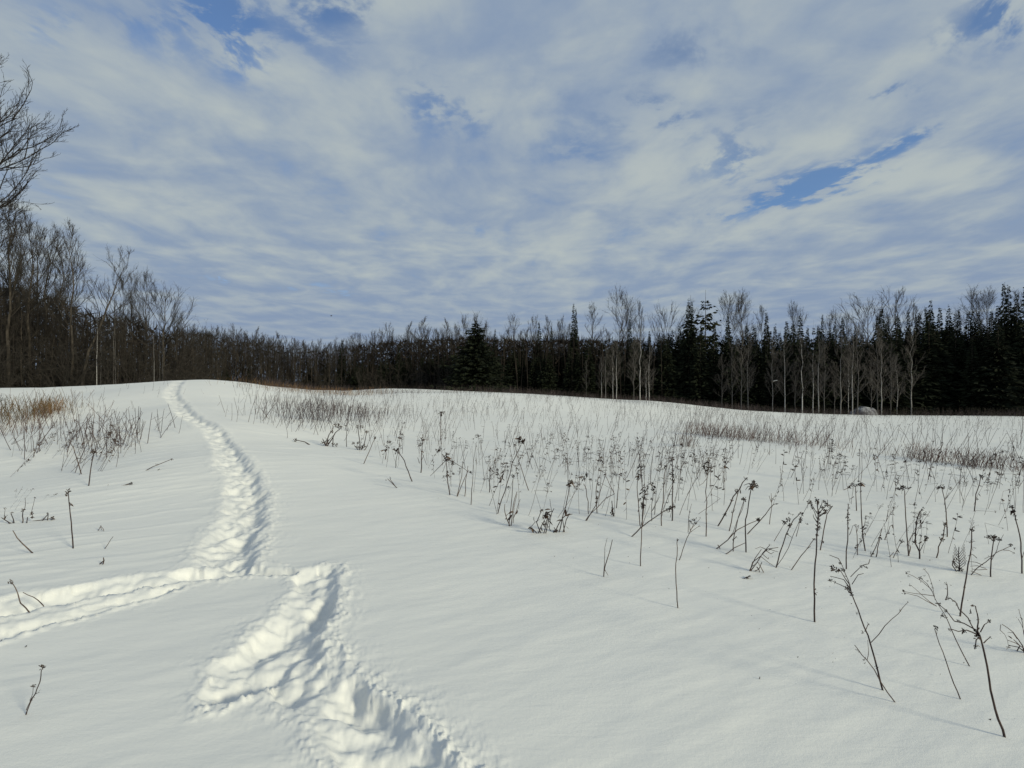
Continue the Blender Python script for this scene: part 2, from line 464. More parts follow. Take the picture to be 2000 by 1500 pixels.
# ------------------------------------------------------------------ the snow sheet
def build_snow():
    a_in = np.linspace(-R(52), R(52), 860)
    a_l = np.linspace(-R(180), -R(52), 70)[:-1]; a_r = np.linspace(R(52), R(180), 70)[1:]
    az = np.concatenate([a_l, a_in, a_r])
    rr = np.concatenate([np.geomspace(.25, 1.7, 40)[:-1], np.geomspace(1.7, 30, 560)[:-1], np.geomspace(30, 62, 70)[:-1], np.geomspace(62, 1800, 50)])
    A, Rr = np.meshgrid(az, rr)
    X = np.sin(A) * Rr; Y = np.cos(A) * Rr
    Z = H(X, Y)
    far = 1 - sstep(Rr, 40, 90)
    # soft drifts and wind ripples
    c, s = math.cos(R(24)), math.sin(R(24))
    U = X * c + Y * s; Vv = -X * s + Y * c
    Z = Z + far * (.030 * fbm(X * .22, Y * .22, 3, 2) * sstep(Rr, 2, 12) + .0050 * fbm(U * .5, Vv * 1.5, 4, 3) + .0020 * fbm(U * 1.7, Vv * 6.5, 3, 4))
    left = sstep(-X, 2.0, 4.5) * (1 - sstep(Rr, 14, 26))
    rid = 1 - np.abs(fbm(U * .35 + 5, Vv * 1.9, 3, 8))
    Z = Z + left * .020 * np.clip(rid - .80, 0, 1) * 4 * .5
    # thousands of verts near the trail get the trodden relief
    mk = np.zeros(X.shape, bool)
    for (q, TX, TY, Wd), D, s_ in TRAILS:
        for i in range(0, len(TX), 8):
            mk |= ((X - TX[i]) ** 2 + (Y - TY[i]) ** 2) < .95 ** 2
    Z[mk] += trail_relief(X[mk], Y[mk])
    nr, na = X.shape
    V = np.stack([X, Y, Z], -1).reshape(-1, 3)
    i = np.arange(nr - 1)[:, None] * na + np.arange(na - 1)[None]
    Q = np.stack([i, i + 1, i + na + 1, i + na], -1).reshape(-1, 4)[:, ::-1]
    # centre cap
    cap = len(V); V = np.concatenate([V, [[0, 0, Hs(0, 0)]]])
    k = np.arange(na - 1)
    T = np.stack([k, k + 1, np.full(na - 1, cap)], -1)[:, ::-1]
    me = new_mesh('snow_field', V, Q, T, M_SNOW, smooth=True)
    put('snow_field', me, label='snow covered field with a trodden trail rising to a low crest', kind='structure')
build_snow()

# ------------------------------------------------------------------ bare broadleaf trees
def limb(p, d, L, k, rs, up, wob):
    """a wandering line of k pieces that bends towards the light"""
    pts = [p]; dd = d
    for i in range(k):
        dd = norm(dd + rs.normal(size=3) * wob + np.array([0, 0, up]))
        p = p + dd * L / k; pts.append(p)
    return pts, dd

def bare_tree(seed, h=14.0, r=.16, start=.35, n1=16, ang=(45, 25), len1=.36, up=.10, n2=5, n3=4, n4=3, wob=.10, lean=(0, 0), tw=.011, fork=0, low=False, twigk=2):
    rs = np.random.default_rng(seed)
    tr = Geo(); cr = Geo()
    top = h * .93
    pts = [np.zeros(3)]; n = 9
    for i in range(1, n + 1):
        f = i / n
        pts.append(np.array([lean[0] * f ** 1.5 + rs.normal() * .012 * h * f, lean[1] * f ** 1.5 + rs.normal() * .012 * h * f, top * f]))
    pts[0][2] = -.6
    rad = lambda f: max(r * (1 - f) ** .8, tw * 1.2)
    for i in range(n):
        tr.seg(pts[i], pts[i + 1], rad(i / n) * (1.25 if i == 0 else 1), rad((i + 1) / n))
    def at(f):
        x = f * n; i = min(int(x), n - 1); return pts[i] * (1 - (x - i)) + pts[i + 1] * (x - i)
    leaders = [(pts, 0.0)]
    mains = []
    for j in range(n1):
        f = start + (1 - start) * ((j + rs.random()) / n1) ** .85
        f = min(f, .985)
        g = (f - start) / (1 - start)
        a = R(ang[0] + (ang[1] - ang[0]) * g + rs.normal() * 7)
        az = rs.random() * 2 * np.pi
        d = np.array([math.cos(az) * math.sin(a), math.sin(az) * math.sin(a), math.cos(a)])
        L = h * len1 * (1 - .62 * g ** 1.6) * (.75 + .5 * rs.random())
        if low: L *= (.55 + .45 * min(1, g * 3))
        mains.append((at(f), d, L, rad(f) * .55, 0))
    for p, d, L, rr, _ in mains:
        b1, dd = limb(p, d, L, 5, rs, up, wob)
        rr = max(rr, tw * 1.6)
        cr.line(b1, rr, tw)
        for j in range(n2):
            f2 = .25 + .75 * (j + rs.random()) / n2
            x = f2 * 5; i = min(int(x), 4); q = b1[i] * (1 - (x - i)) + b1[i + 1] * (x - i)
            base = norm(b1[i + 1] - b1[i])
            d2 = norm(base + rand_unit(rs) * .62 + np.array([0, 0, .16]))
            L2 = L * .46 * (1.15 - .6 * f2) * (.7 + .6 * rs.random())
            b2, _ = limb(q, d2, L2, 3, rs, up * .9, wob)
            cr.line(b2, max(rr * .5, tw), tw * .8)
            for m_ in range(n3):
                f3 = .2 + .8 * (m_ + rs.random()) / n3
                x = f3 * 3; i3 = min(int(x), 2); q3 = b2[i3] * (1 - (x - i3)) + b2[i3 + 1] * (x - i3)
                d3 = norm(norm(b2[i3 + 1] - b2[i3]) + rand_unit(rs) * .58 + np.array([0, 0, .14]))
                L3 = L2 * .55 * (.6 + .6 * rs.random())
                b3, _ = limb(q3, d3, L3, twigk, rs, up * .8, wob)
                cr.line(b3, tw * .8, tw * .55)
                for k_ in range(n4):
                    q4 = b3[rs.integers(0, twigk + 1)]
                    d4 = norm(norm(b3[-1] - b3[0]) + rand_unit(rs) * .7 + np.array([0, 0, .08]))
                    cr.seg(q4, q4 + d4 * L3 * (.45 + .4 * rs.random()), tw * .6, tw * .4)
    return tr, cr, h

TREE = {}
def variant(key, tr, cr, h, mt, mc, n=6):
    a = tr.mesh(key + '_trunk', mt, n); b = cr.mesh(key + '_crown', mc, 3)
    top = max(float(cr.arrays(3)[0][:, 2].max()), .1)
    TREE.setdefault(key, []).append((a, b, top))

for i in range(5):   # spreading broadleaf
    variant('maple', *bare_tree(100 + i, 14, .15, .30, 19, (50, 18), .30, .12, 6, 5, 2, tw=.0095), M_BARK, M_TWIG)
for i in range(4):   # narrow, upswept
    variant('aspen', *bare_tree(200 + i, 15, .12, .34, 26, (48, 18), .21, .13, 5, 4, 3, wob=.08, tw=.0095), M_BARK, M_TWIG)
for i in range(3):   # tall crowns standing above the conifers, greyer
    variant('popple', *bare_tree(300 + i, 17, .14, .50, 22, (60, 16), .27, .10, 5, 5, 3, tw=.010), M_FAR_TWIG, M_FAR_TWIG)
for i in range(3):
    variant('dense', *bare_tree(400 + i, 12, .12, .12, 24, (58, 22), .27, .09, 5, 4, 2, tw=.010, low=True), M_BARK, M_TWIG)
for i in range(5):   # pale saplings with fine raised branches
    variant('birch', *bare_tree(500 + i, 10, .055, .16, 34, (56, 26), .20, .12, 4, 3, 2, wob=.08, tw=.0075), M_BIRCH, M_PALE_TWIG)
for i in range(3):
    variant('pole', *bare_tree(550 + i, 11, .07, .45, 13, (46, 22), .20, .12, 3, 3, 1, wob=.08, tw=.009), M_BIRCH, M_TWIG)
for i in range(2):
    variant('leaning', *bare_tree(600 + i, 13, .15, .30, 16, (48, 25), .30, .10, 5, 4, 2, lean=(4.2, 0)), M_BARK, M_TWIG)
variant('oak', *bare_tree(701, 12, .19, .25, 18, (68, 22), .46, .10, 6, 4, 2, tw=.014), M_BARK, M_TWIG)
variant('oak', *bare_tree(702, 12, .19, .30, 16, (62, 22), .42, .10, 6, 4, 2, tw=.014), M_BARK, M_TWIG)

# ------------------------------------------------------------------ conifers
def conifer(seed, h=14.0, w=1.7, power=.85, per=9, gap=.30, droop=.35, ragged=.25, bare=0.0, spray=.62, layers=False, dens=6):
    rs = np.random.default_rng(seed)
    tr = Geo(); cr = Geo()
    tr.line([np.array([0, 0, -.5]), np.array([0, 0, h * .5]), np.array([0, 0, h * .99])], .16 * h / 14, .012)
    z = h * bare + .25
    while z < h * .995:
        g = (h - z) / h
        Rr = w * (g ** power) * (1 + ragged * rs.normal() * .6)
        Rr = max(Rr, .05)
        k = max(6, int(per * (.45 + .55 * min(1, g * 2))))
        if layers and rs.random() < .25:
            z += gap; continue
        a0 = rs.random() * 6.28
        for j in range(k):
            a = a0 + j * 6.283 / k + rs.normal() * .2
            L = Rr * (.70 + .5 * rs.random())
            if layers: L *= (.5 + .8 * rs.random())
            zj = rs.normal() * gap * (.55 if not layers else .15)
            o = np.array([math.cos(a), math.sin(a), 0]); s_ = np.array([-math.sin(a), math.cos(a), 0])
            n = max(2, int(dens * min(1, L / .9)))
            if L > .6 and rs.random() < .5:
                cr.seg(np.array([0, 0, z]), o * L * .95 + np.array([0, 0, z + zj - droop * L * .8]), .02, .008)
            for i in range(n):
                f = (i + .5 + .4 * rs.normal()) / n
                f = min(max(f, .05), 1.05)
                p = o * L * f + np.array([0, 0, zj + z - droop * L * f ** 1.3 + .12 * L * f ** 3])
                sl = spray * (.34 + .76 * min(1, g * 2.6)) * (.7 + .6 * rs.random())
                d = norm(o * (.9 + .3 * rs.random()) + s_ * rs.normal() * .75 + np.array([0, 0, -.30 + .25 * rs.normal()]))
                q = norm(np.cross(d, rand_unit(rs))) * sl * (.16 + .1 * rs.random())
                e = p + d * sl
                m_ = p + d * sl * .45
                cr.tri(p, m_ + q, e); cr.tri(p, e, m_ - q)
        z += gap * (.7 + .6 * rs.random()) * (.6 + .5 * min(1, g * 2))
    return tr, cr, h

for i in range(4):
    variant('spire', *conifer(800 + i, 14, 1.75, 1.05, 9, .24, .45, .25), M_BARK, M_NEEDLE)
for i in range(3):
    variant('spruce', *conifer(820 + i, 14, 2.9, .95, 11, .25, .40, .30, dens=8), M_BARK, M_NEEDLE)
variant('wide_spruce', *conifer(840, 10, 4.6, .82, 15, .26, .16, .42, spray=.5, dens=24), M_BARK, M_NEEDLE)
variant('pine', *conifer(850, 14, 3.1, .62, 8, .52, -.02, .45, .25, spray=.75, layers=True, dens=6), M_BARK, M_NEEDLE_WARM)

NAMES = dict(maple='bare_tree', aspen='bare_tree', popple='bare_tree', dense='bare_tree', birch='birch_tree', pole='birch_tree', leaning='bare_tree', oak='bare_tree',
             spire='fir_tree', spruce='spruce_tree', wide_spruce='spruce_tree', pine='pine_tree')
TR_RS = np.random.default_rng(99)
def tree(key, x, y, h, label, group=None, wide=1.0, v=None, rz=None, z=None):
    tr, cr, h0 = TREE[key][(TR_RS.integers(0, 99) if v is None else v) % len(TREE[key])]
    root = bpy.data.objects.new(NAMES[key], None); COL.objects.link(root)
    root.empty_display_size = .3
    root.location = (x, y, Hs(x, y) if z is None else z)
    s = h / h0
    root.scale = (s * wide, s * wide, s)
    root.rotation_euler = (0, 0, TR_RS.random() * 6.283 if rz is None else rz)
    root['label'] = label; root['category'] = 'tree'
    if group: root['group'] = group
    put('trunk', tr, root); put('crown', cr, root)
    return root
def tree_px(key, px, top, Z, label, group=None, wide=1.0, v=None, rz=None):
    """a tree at depth Z whose tip stands at a given row"""
    x = (px - 1000) / F * Z; z0 = Hs(x, Z)
    return tree(key, x, Z, CAM_H + (HOR - top) / F * Z - z0, label, group, wide, v, rz, z0)

# --- the trees one can single out in the left wood
tree_px('aspen', 16, 372, 40, 'tall bare tree with pale patchy trunk at the wood\'s left edge, crown reaching highest', wide=1.15, v=0)
tree_px('maple', 58, 395, 42, 'tall dark bare tree with twin upright limbs beside the highest crown', wide=.9, v=1)
tree_px('aspen', 141, 424, 42, 'tall slim bare tree with oval crown, standing alone above the left wood', wide=.95, v=2)
tree_px('maple', 92, 425, 46, 'bushy bare tree between the highest crown and the slim oval crown', wide=.9, v=3)
tree_px('leaning', 158, 474, 41, 'bare tree leaning to the right with its forked crown against the sky', wide=1.0, v=0, rz=0.1)
tree_px('pole', 221, 513, 44, 'thin birch with white blotched trunk and spindly top above the brush', wide=.8, v=0)
tree_px('maple', 257, 520, 50, 'bare tree with rounded narrow crown, left neighbour of the tallest one by the trail', wide=.75, v=2)
tree_px('maple', 285, 516, 50, 'bare tree with fan of upright limbs, tallest by the end of the trail', wide=.8, v=4)
tree_px('oak', 320, 541, 50, 'wide spreading bare tree at the end of the tall left wood', wide=1.0, v=0)
tree_px('aspen', 240, 532, 53, 'bare narrow tree behind the spindly birch', wide=.8, v=1)
tree_px('maple', 120, 470, 50, 'bare tree behind the slim oval crown', wide=.9, v=0)
tree_px('aspen', 35, 420, 52, 'bare tree filling the gap behind the highest crown', wide=1.1, v=3)
tree_px('aspen', 75, 440, 55, 'bare tree rising behind the twin limbed tree', wide=1.0, v=1)
tree_px('maple', -30, 380, 40, 'bare tree half cut off by the left edge of the view', wide=1.1, v=2)
tree_px('pole', 301, 610, 42, 'birch with straight pale yellow trunk just left of the trail\'s end', wide=.45, v=1)
tree_px('pole', 312, 620, 43, 'second pale trunk beside the straight yellow birch', wide=.4, v=2)
tree_px('pole', 318, 640, 44, 'thin grey sapling right beside the pair of pale birches', wide=.4, v=3)
tree_px('pole', 189, 600, 40, 'crooked pale birch trunk in the dark brush', wide=.5, v=4)
tree_px('pole', 226, 600, 43, 'thin pale birch stem close beside the blotched birch', wide=.45, v=1)
tree_px('pole', 197, 615, 41, 'short forked pale birch beside the crooked one', wide=.5, v=2)
tree_px('dense', -6, 738, 17, 'dark twiggy shrub at the left edge beside the rusty bush', wide=1.2)
tree_px('dense', 345, 600, 52, 'low twiggy tree under the spreading one, by the trail\'s end', wide=1.0)

# --- single trees of the middle and right wood
for px, top, Z, key, wd, lab in [
    (930, 626, 66, 'wide_spruce', 1.0, 'broad dark spruce with branches down to the snow, widest tree at the field\'s edge'),
    (967, 642, 74, 'spire', .75, 'slim fir peeking out just right of the broad spruce'),
    (985, 658, 76, 'spire', .6, 'small pointed fir tip right of the slim fir beside the broad spruce'),
    (1021, 664, 76, 'spire', .8, 'short pointed fir between two round bare crowns'),
    (1053, 630, 80, 'spire', .8, 'dark fir half hidden by bare branches left of the tall twin tipped fir'),
    (1077, 636, 82, 'spire', .7, 'fir behind twigs, next to the tall twin tipped fir'),
    (1120, 592, 72, 'spire', .62, 'tall slender fir with two tips, tallest dark spire of the middle wood'),
    (1125, 598, 72.6, 'spire', .5, 'second tip pressed against the tall slender fir'),
    (1230, 618, 76, 'spire', .65, 'narrow dark fir under the tallest round bare crown'),
    (1268, 646, 70, 'spruce', .6, 'low fir right of the tallest round bare crown'),
    (1288, 650, 70, 'spire', .55, 'tiny pointed fir tip above the black fir mass'),
    (1306, 655, 70, 'spire', .7, 'fir under the small fan shaped bare crown'),
    (1345, 582, 66, 'spruce', .72, 'large dense fir with a sharp twin tip left of the open pine'),
    (1352, 588, 66.8, 'spire', .5, 'second tip leaning on the large dense fir'),
    (1378, 587, 68, 'pine', .85, 'open pine with layered tufts and sky showing through'),
    (1422, 612, 70, 'spire', .75, 'dark fir spire between the pine and the twin fan crowns'),
    (1497, 605, 66, 'spire', .72, 'pointed fir standing clear of its neighbours above the birches'),
    (1563, 612, 66, 'spire', .78, 'fir with ragged tip behind the pale birch saplings'),
    (1589, 640, 70, 'pine', .30, 'small tufted treetop poking up between two firs'),
    (1606, 613, 67, 'spire', .55, 'needle thin fir tip left of the two big bare crowns'),
    (1621, 630, 67, 'spire', .4, 'small fir tip just right of the needle thin one'),
    (1670, 630, 66, 'spire', .55, 'fir tip behind the brightest birch trunks'),
    (1722, 603, 66, 'spire', .85, 'dark fir rising between the two big bare crowns'),
    (1755, 618, 66, 'spire', .75, 'bushy fir under the right hand big bare crown'),
    (1774, 606, 66, 'spire', .55, 'thin fir tip right of the two big bare crowns'),
    (1789, 615, 65, 'spire', .55, 'fir tip between the thin one and the broad twin pointed fir'),
    (1818, 586, 62, 'spruce', .62, 'broad twin pointed fir, tallest left of the faint pale crowns'),
    (1808, 600, 62.5, 'spire', .6, 'side tip of the broad twin pointed fir'),
    (1853, 594, 62, 'spruce', .62, 'ragged fir next to the broad twin pointed fir'),
    (1873, 604, 63, 'spire', .55, 'thin fir tip tucked beside the ragged fir'),
    (1900, 598, 62, 'spruce', .55, 'dome topped fir in front of the faint pale crowns'),
    (1961, 552, 58, 'spire', .72, 'tallest fir, first of the tight clump by the right edge of the view'),
    (1970, 556, 58.8, 'spire', .7, 'twin of the tallest fir in the clump by the right edge'),
    (1986, 573, 57.5, 'spruce', .6, 'lower fir of the clump by the right edge'),
    (2003, 560, 56, 'spire', .9, 'fir cut in two by the right edge of the view'),
    (668, 662, 78, 'spire', .95, 'single dark fir spire in the grey wood left of the broad spruce'),
    (779, 672, 76, 'spire', .8, 'slender dark fir midway between the single spire and the broad spruce'),
    (708, 698, 78, 'spire', 1.0, 'low dark fir just right of the single spire'),
    (800, 705, 77, 'spire', .9, 'low fir at the foot of the slender one'),
]:
    x = (px - 1000) / F * Z
    tree_px(key, px, top, Z, lab, wide=wd)
for px, top, Z, key, wd, lab in [
    (1210, 551, 82, 'popple', 1.0, 'tallest round bare crown rising above the middle wood'),
    (1228, 580, 84, 'popple', .8, 'bare crown leaning on the right of the tallest round one'),
    (1250, 581, 84, 'aspen', .7, 'thin bare tree right of the tallest round crown'),
    (1157, 586, 80, 'dense', 1.1, 'dense upright bare tree right of the tall twin tipped fir'),
    (1303, 584, 82, 'oak', .75, 'small fan shaped bare crown left of the large dense fir'),
    (1350, 576, 84, 'dense', .9, 'twiggy crown showing behind the large dense fir'),
    (1425, 562, 76, 'popple', .9, 'left half of the twin fan shaped bare crowns right of the pine'),
    (1448, 561, 76.8, 'popple', .95, 'right half of the twin fan shaped bare crowns right of the pine'),
    (1490, 592, 84, 'aspen', .8, 'faint bare crown behind the fir standing clear'),
    (1550, 582, 84, 'popple', .7, 'faint pale bare crown left of the ragged tipped fir'),
    (1628, 594, 82, 'popple', .8, 'faint tall bare crown right of the needle thin fir'),
    (1650, 610, 82, 'aspen', .9, 'low bare crown left of the two big bare crowns'),
    (1693, 563, 70, 'oak', 1.0, 'first of the two big bare crowns, leaning left'),
    (1748, 556, 72, 'oak', .8, 'second of the two big bare crowns, upright with strong limbs'),
    (1790, 590, 84, 'aspen', .9, 'faint bare crown behind the thin fir tips'),
    (1900, 550, 90, 'popple', 1.0, 'first of the faint pale crowns near the tallest fir'),
    (1926, 556, 91, 'popple', .95, 'second of the faint pale crowns near the tallest fir'),
    (1986, 560, 92, 'popple', .9, 'pale bare crown behind the clump by the right edge'),
    (905, 606, 84, 'popple', .8, 'faint bare crown left of the broad spruce\'s tip'),
    (928, 602, 86, 'popple', .8, 'faint bare crown straight behind the broad spruce\'s tip'),
    (950, 618, 84, 'popple', .6, 'thin bare crown right of the broad spruce\'s tip'),
    (1003, 608, 80, 'maple', .8, 'round bare crown with whitish limbs right of the broad spruce'),
    (1042, 611, 82, 'maple', .8, 'dome of bare twigs above the half hidden dark fir'),
    (1070, 614, 83, 'aspen', .9, 'bare crown between the half hidden firs'),
    (1097, 612, 84, 'maple', .7, 'bare crown left of the tall twin tipped fir'),
    (870, 630, 80, 'dense', 1.0, 'bare tree just left of the broad spruce'),
    (828, 634, 82, 'oak', .7, 'dark dense round crown left of the broad spruce'),
    (800, 638, 84, 'maple', .8, 'bare tree beside the dark dense round crown'),
    (762, 637, 86, 'maple', .8, 'bare crown above the slender dark fir'),
    (728, 641, 88, 'maple', .8, 'bare crown between the two dark firs of the grey wood'),
]:
    tree_px(key, px, top, Z, lab, wide=wd)

# --- birch saplings along the field's edge
BIR = [(1145, 700, 58, 'leaning pale sapling furthest left of the birch row'), (1175, 690, 58, 'thin pale sapling second in the birch row'), (1183, 675, 58.5, 'pale sapling close behind the second in the birch row'),
       (1197, 668, 56, 'left trunk of the crossing birch pair below the tallest round crown'), (1204, 660, 56.5, 'right trunk of the crossing birch pair below the tallest round crown'), (1238, 655, 56, 'straight white sapling with brush like side twigs'),
       (1250, 630, 57, 'tall white sapling right of the brush like one'), (1268, 668, 57, 'pale sapling with forked top, last of the first birch group'), (1262, 700, 57, 'short grey sapling beside the forked top one'),
       (1410, 690, 58, 'slim sapling alone left of the twin fan crowns'), (1430, 665, 58, 'curved slim sapling under the twin fan crowns'), (1448, 640, 57, 'tall white stem straight under the twin fan crowns'), (1461, 650, 57.5, 'grey sapling right of the tall white stem'),
       (1509, 652, 56, 'wide forked sapling below the fir standing clear'), (1533, 655, 56, 'Y shaped sapling beside the wide forked one'), (1567, 645, 55, 'tall sapling under the ragged tipped fir'), (1588, 680, 56, 'thin stem left of the white blotched birch'),
       (1599, 662, 53, 'white blotched birch with low side twigs'), (1610, 660, 54, 'grey stem leaning on the white blotched birch'), (1642, 645, 52, 'bright birch with trunk white to the ground and V shaped top'), (1657, 690, 54, 'thin dark stem between the bright birches'),
       (1665, 636, 51, 'left of the two brightest birch trunks'), (1675, 626, 50.5, 'right of the two brightest birch trunks'), (1702, 700, 53, 'slim grey stem above the snowy boulder'), (1714, 632, 55, 'long grey birch right of the snowy boulder'),
       (1722, 655, 51, 'bright straight birch at the right end of the boulder'), (1740, 668, 53, 'bending birch right of the boulder'), (1752, 690, 54, 'thin crooked stem, second last of the birch row'), (1780, 640, 55, 'lone curved birch at the right end of the birch row'),
       (1553, 700, 55, 'short bushy sapling left of the tall sapling'), (1630, 700, 54, 'slanting thin stem left of the bright V topped birch')]
for i, (px, top, Z, lab) in enumerate(BIR):
    tree_px('birch', px, top, Z, lab, wide=.95 + .25 * ((i * 37) % 10) / 10, v=i)

# --- the rest of the wood, in depth behind its edge
def edge_depth(px):
    return float(np.interp(px, [-300, 0, 200, 330, 380, 450, 600, 800, 930, 1000, 1200, 1400, 1600, 1800, 2000, 2300], [36, 38, 42, 46, 56, 68, 76, 72, 66, 68, 64, 61, 58, 56, 54, 50]))
def line_row(px):
    return float(np.interp(px, [-300, 0, 60, 110, 150, 210, 250, 330, 350, 400, 450, 520, 580, 660, 700, 800, 900, 1000, 1300, 1600, 2000, 2300], [520, 535, 548, 558, 580, 600, 600, 625, 630, 632, 644, 652, 662, 664, 655, 645, 640, 645, 645, 650, 632, 600]))
LAND = [(-100, 'the far left edge'), (16, 'the highest left crown'), (60, 'the twin limbed tree'), (100, 'the bushy tree'), (141, 'the slim oval crown'), (185, 'the leaning forked tree'), (221, 'the blotched birch'),
        (257, 'the rounded narrow crown'), (285, 'the tallest tree by the trail'), (330, 'the wide spreading tree'), (370, 'the end of the trail'), (430, 'the wood past the trail'), (500, 'the rusty grass strip'), (570, 'the dip in the field'),
        (630, 'the wood beside the fir spire'), (668, 'the single fir spire'), (720, 'the low dark fir'), (779, 'the slender far fir'), (828, 'the dark round crown'), (875, 'the broad spruce\'s left side'), (935, 'the broad spruce'),
        (985, 'the slim fir by the spruce'), (1025, 'the short pointed fir'), (1065, 'the half hidden fir'), (1120, 'the tall twin tipped fir'), (1165, 'the dense upright tree'), (1210, 'the tallest round crown'), (1265, 'the first birch group'),
        (1305, 'the small fan crown'), (1345, 'the large dense fir'), (1380, 'the open pine'), (1435, 'the twin fan crowns'), (1497, 'the clear standing fir'), (1533, 'the Y shaped sapling'), (1563, 'the ragged tipped fir'), (1606, 'the needle thin fir'),
        (1642, 'the V topped birch'), (1670, 'the brightest birch pair'), (1715, 'the snowy boulder'), (1755, 'the upright big crown'), (1789, 'the thin fir tips'), (1818, 'the broad twin pointed fir'), (1860, 'the ragged fir'), (1900, 'the dome topped fir'),
        (1935, 'the faint pale crowns'), (1965, 'the tallest right fir'), (2010, 'the right edge')]
def near_mark(px):
    return min(LAND, key=lambda l: abs(l[0] - px))[1]
rs = np.random.default_rng(5)
WOODS = [(-260, 350, 75, ['maple', 'aspen', 'dense', 'dense', 'maple'], 'dark bare tree', 'bare trees of the tall left wood'),
         (350, 690, 110, ['maple', 'dense', 'dense', 'aspen', 'dense'], 'brown bare tree', 'bare trees of the low far wood'),
         (690, 1130, 55, ['maple', 'aspen', 'dense'], 'grey bare tree', 'bare trees of the middle wood'),
         (1130, 2150, 30, ['maple', 'aspen', 'popple'], 'bare tree among firs', 'bare trees among the right firs')]
for a, b, n, keys, lab, grp in WOODS:
    for i in range(n):
        px = a + (b - a) * (i + rs.random()) / n
        Z = edge_depth(px) + (1.5 if px < 700 else 9 if px < 1130 else 12) + rs.random() ** 1.3 * 22
        top = line_row(px) + rs.normal() * (7 if px < 690 else 12) + (0 if px > 690 else 4)
        if px < 340: top += 25 * rs.random()
        hs_ = 'tall' if top < line_row(px) - 4 else 'low' if top > line_row(px) + 6 else 'middling'
        dp = 'front' if Z < edge_depth(px) + (8 if px < 700 else 16) else 'back'
        kk = keys[i % len(keys)]; sh = dict(maple='rounded', aspen='narrow', dense='twiggy', popple='pale')[kk]
        tree_px(kk, px, top, Z, f'{hs_} {sh} {lab} at the {dp} near {near_mark(px)}', grp, wide=.75 + .4 * rs.random())
for a, b, n, lab, grp in [(1135, 2120, 180, 'black green conifer', 'firs packed in the right wood'),
                          (690, 1135, 160, 'low black conifer', 'firs low in the middle wood'),
                          (360, 800, 14, 'hidden dark fir', 'firs hidden in the far wood')]:
    for i in range(n):
        px = a + (b - a) * (i + rs.random()) / n
        Z = edge_depth(px) + 1.5 + 11 * rs.random()
        low = np.interp(px, [360, 800, 1000, 1300, 1700, 2100], [715, 695, 680, 655, 645, 615])
        kk = 'spruce' if rs.random() < .55 else 'spire'; tp = low + abs(rs.normal()) * 22 - 4
        sz = 'taller' if tp < low + 8 else 'lower' if tp > low + 26 else 'middling'
        tree_px(kk, px, tp, Z, f"{sz} {'wide' if kk == 'spruce' else 'slim'} {lab} in the {'front' if Z < edge_depth(px) + 6 else 'back'} rank near {near_mark(px)}", grp, wide=1.0 + .5 * rs.random())

rs = np.random.default_rng(66)
for i in range(30):
    px = 1290 + 760 * (i + rs.random()) / 30; Z = edge_depth(px) + 2 + 6 * rs.random()
    tp = np.interp(px, [1290, 1500, 1700, 1850, 2050], [648, 635, 628, 612, 590]) + rs.normal() * 9
    tree_px('spire', px, tp, Z, f"{'sharp' if i % 2 else 'ragged'} {'high' if tp < 622 else 'low'} fir tip breaking the treeline near {near_mark(px)}", 'fir tips along the right treeline', wide=.75 + .4 * rs.random())

# --- nothing but dark stems and twigs deeper in: one mass
def thicket():
    g = Geo(); rs = np.random.default_rng(31)
    for i in range(34000):
        px = rs.uniform(-330, 2350) if i % 3 else rs.uniform(690, 1250)
        Z = edge_depth(px) + rs.uniform(5, 30)
        x = (px - 1000) / F * Z; z0 = HZ(x, Z)
        hh = (CAM_H + (HOR - line_row(px) - (28 if px < 350 else 22)) / F * Z - z0)
        z = z0 + hh * rs.random() ** 1.25
        a = np.array([x, Z, z]); d = norm(np.array([rs.normal() * .8, rs.normal() * .8, 1.0 * rs.choice([1, .4])]))
        L = rs.uniform(.6, 1.7); q = norm(np.cross(d, rand_unit(rs))) * rs.uniform(.05, .16)
        g.tri(a - q, a + q, a + d * L)
    for i in range(2200):
        px = rs.uniform(-330, 1300); Z = edge_depth(px) + rs.uniform(1, 22); x = (px - 1000) / F * Z; z0 = HZ(x, Z)
        hh = (CAM_H + (HOR - line_row(px)) / F * Z - z0) * rs.uniform(.5, .95)
        g.seg((x, Z, z0 - .3), (x + rs.normal() * .4, Z + rs.normal() * .4, z0 + hh), rs.uniform(.04, .11), .02)
    put('wood_interior', g.mesh('wood_interior', M_THICKET), label='dark tangle of stems and twigs deep inside the wood', kind='stuff')
_gx = np.linspace(-130, 140, 136); _gy = np.linspace(30, 120, 46)
_GZ = H(*np.meshgrid(_gx, _gy))
def HZ(x, y):
    i = min(max(int((y - 30) / 2), 0), 44); j = min(max(int((x + 130) / 2), 0), 134)
    return float(_GZ[i, j])
thicket()

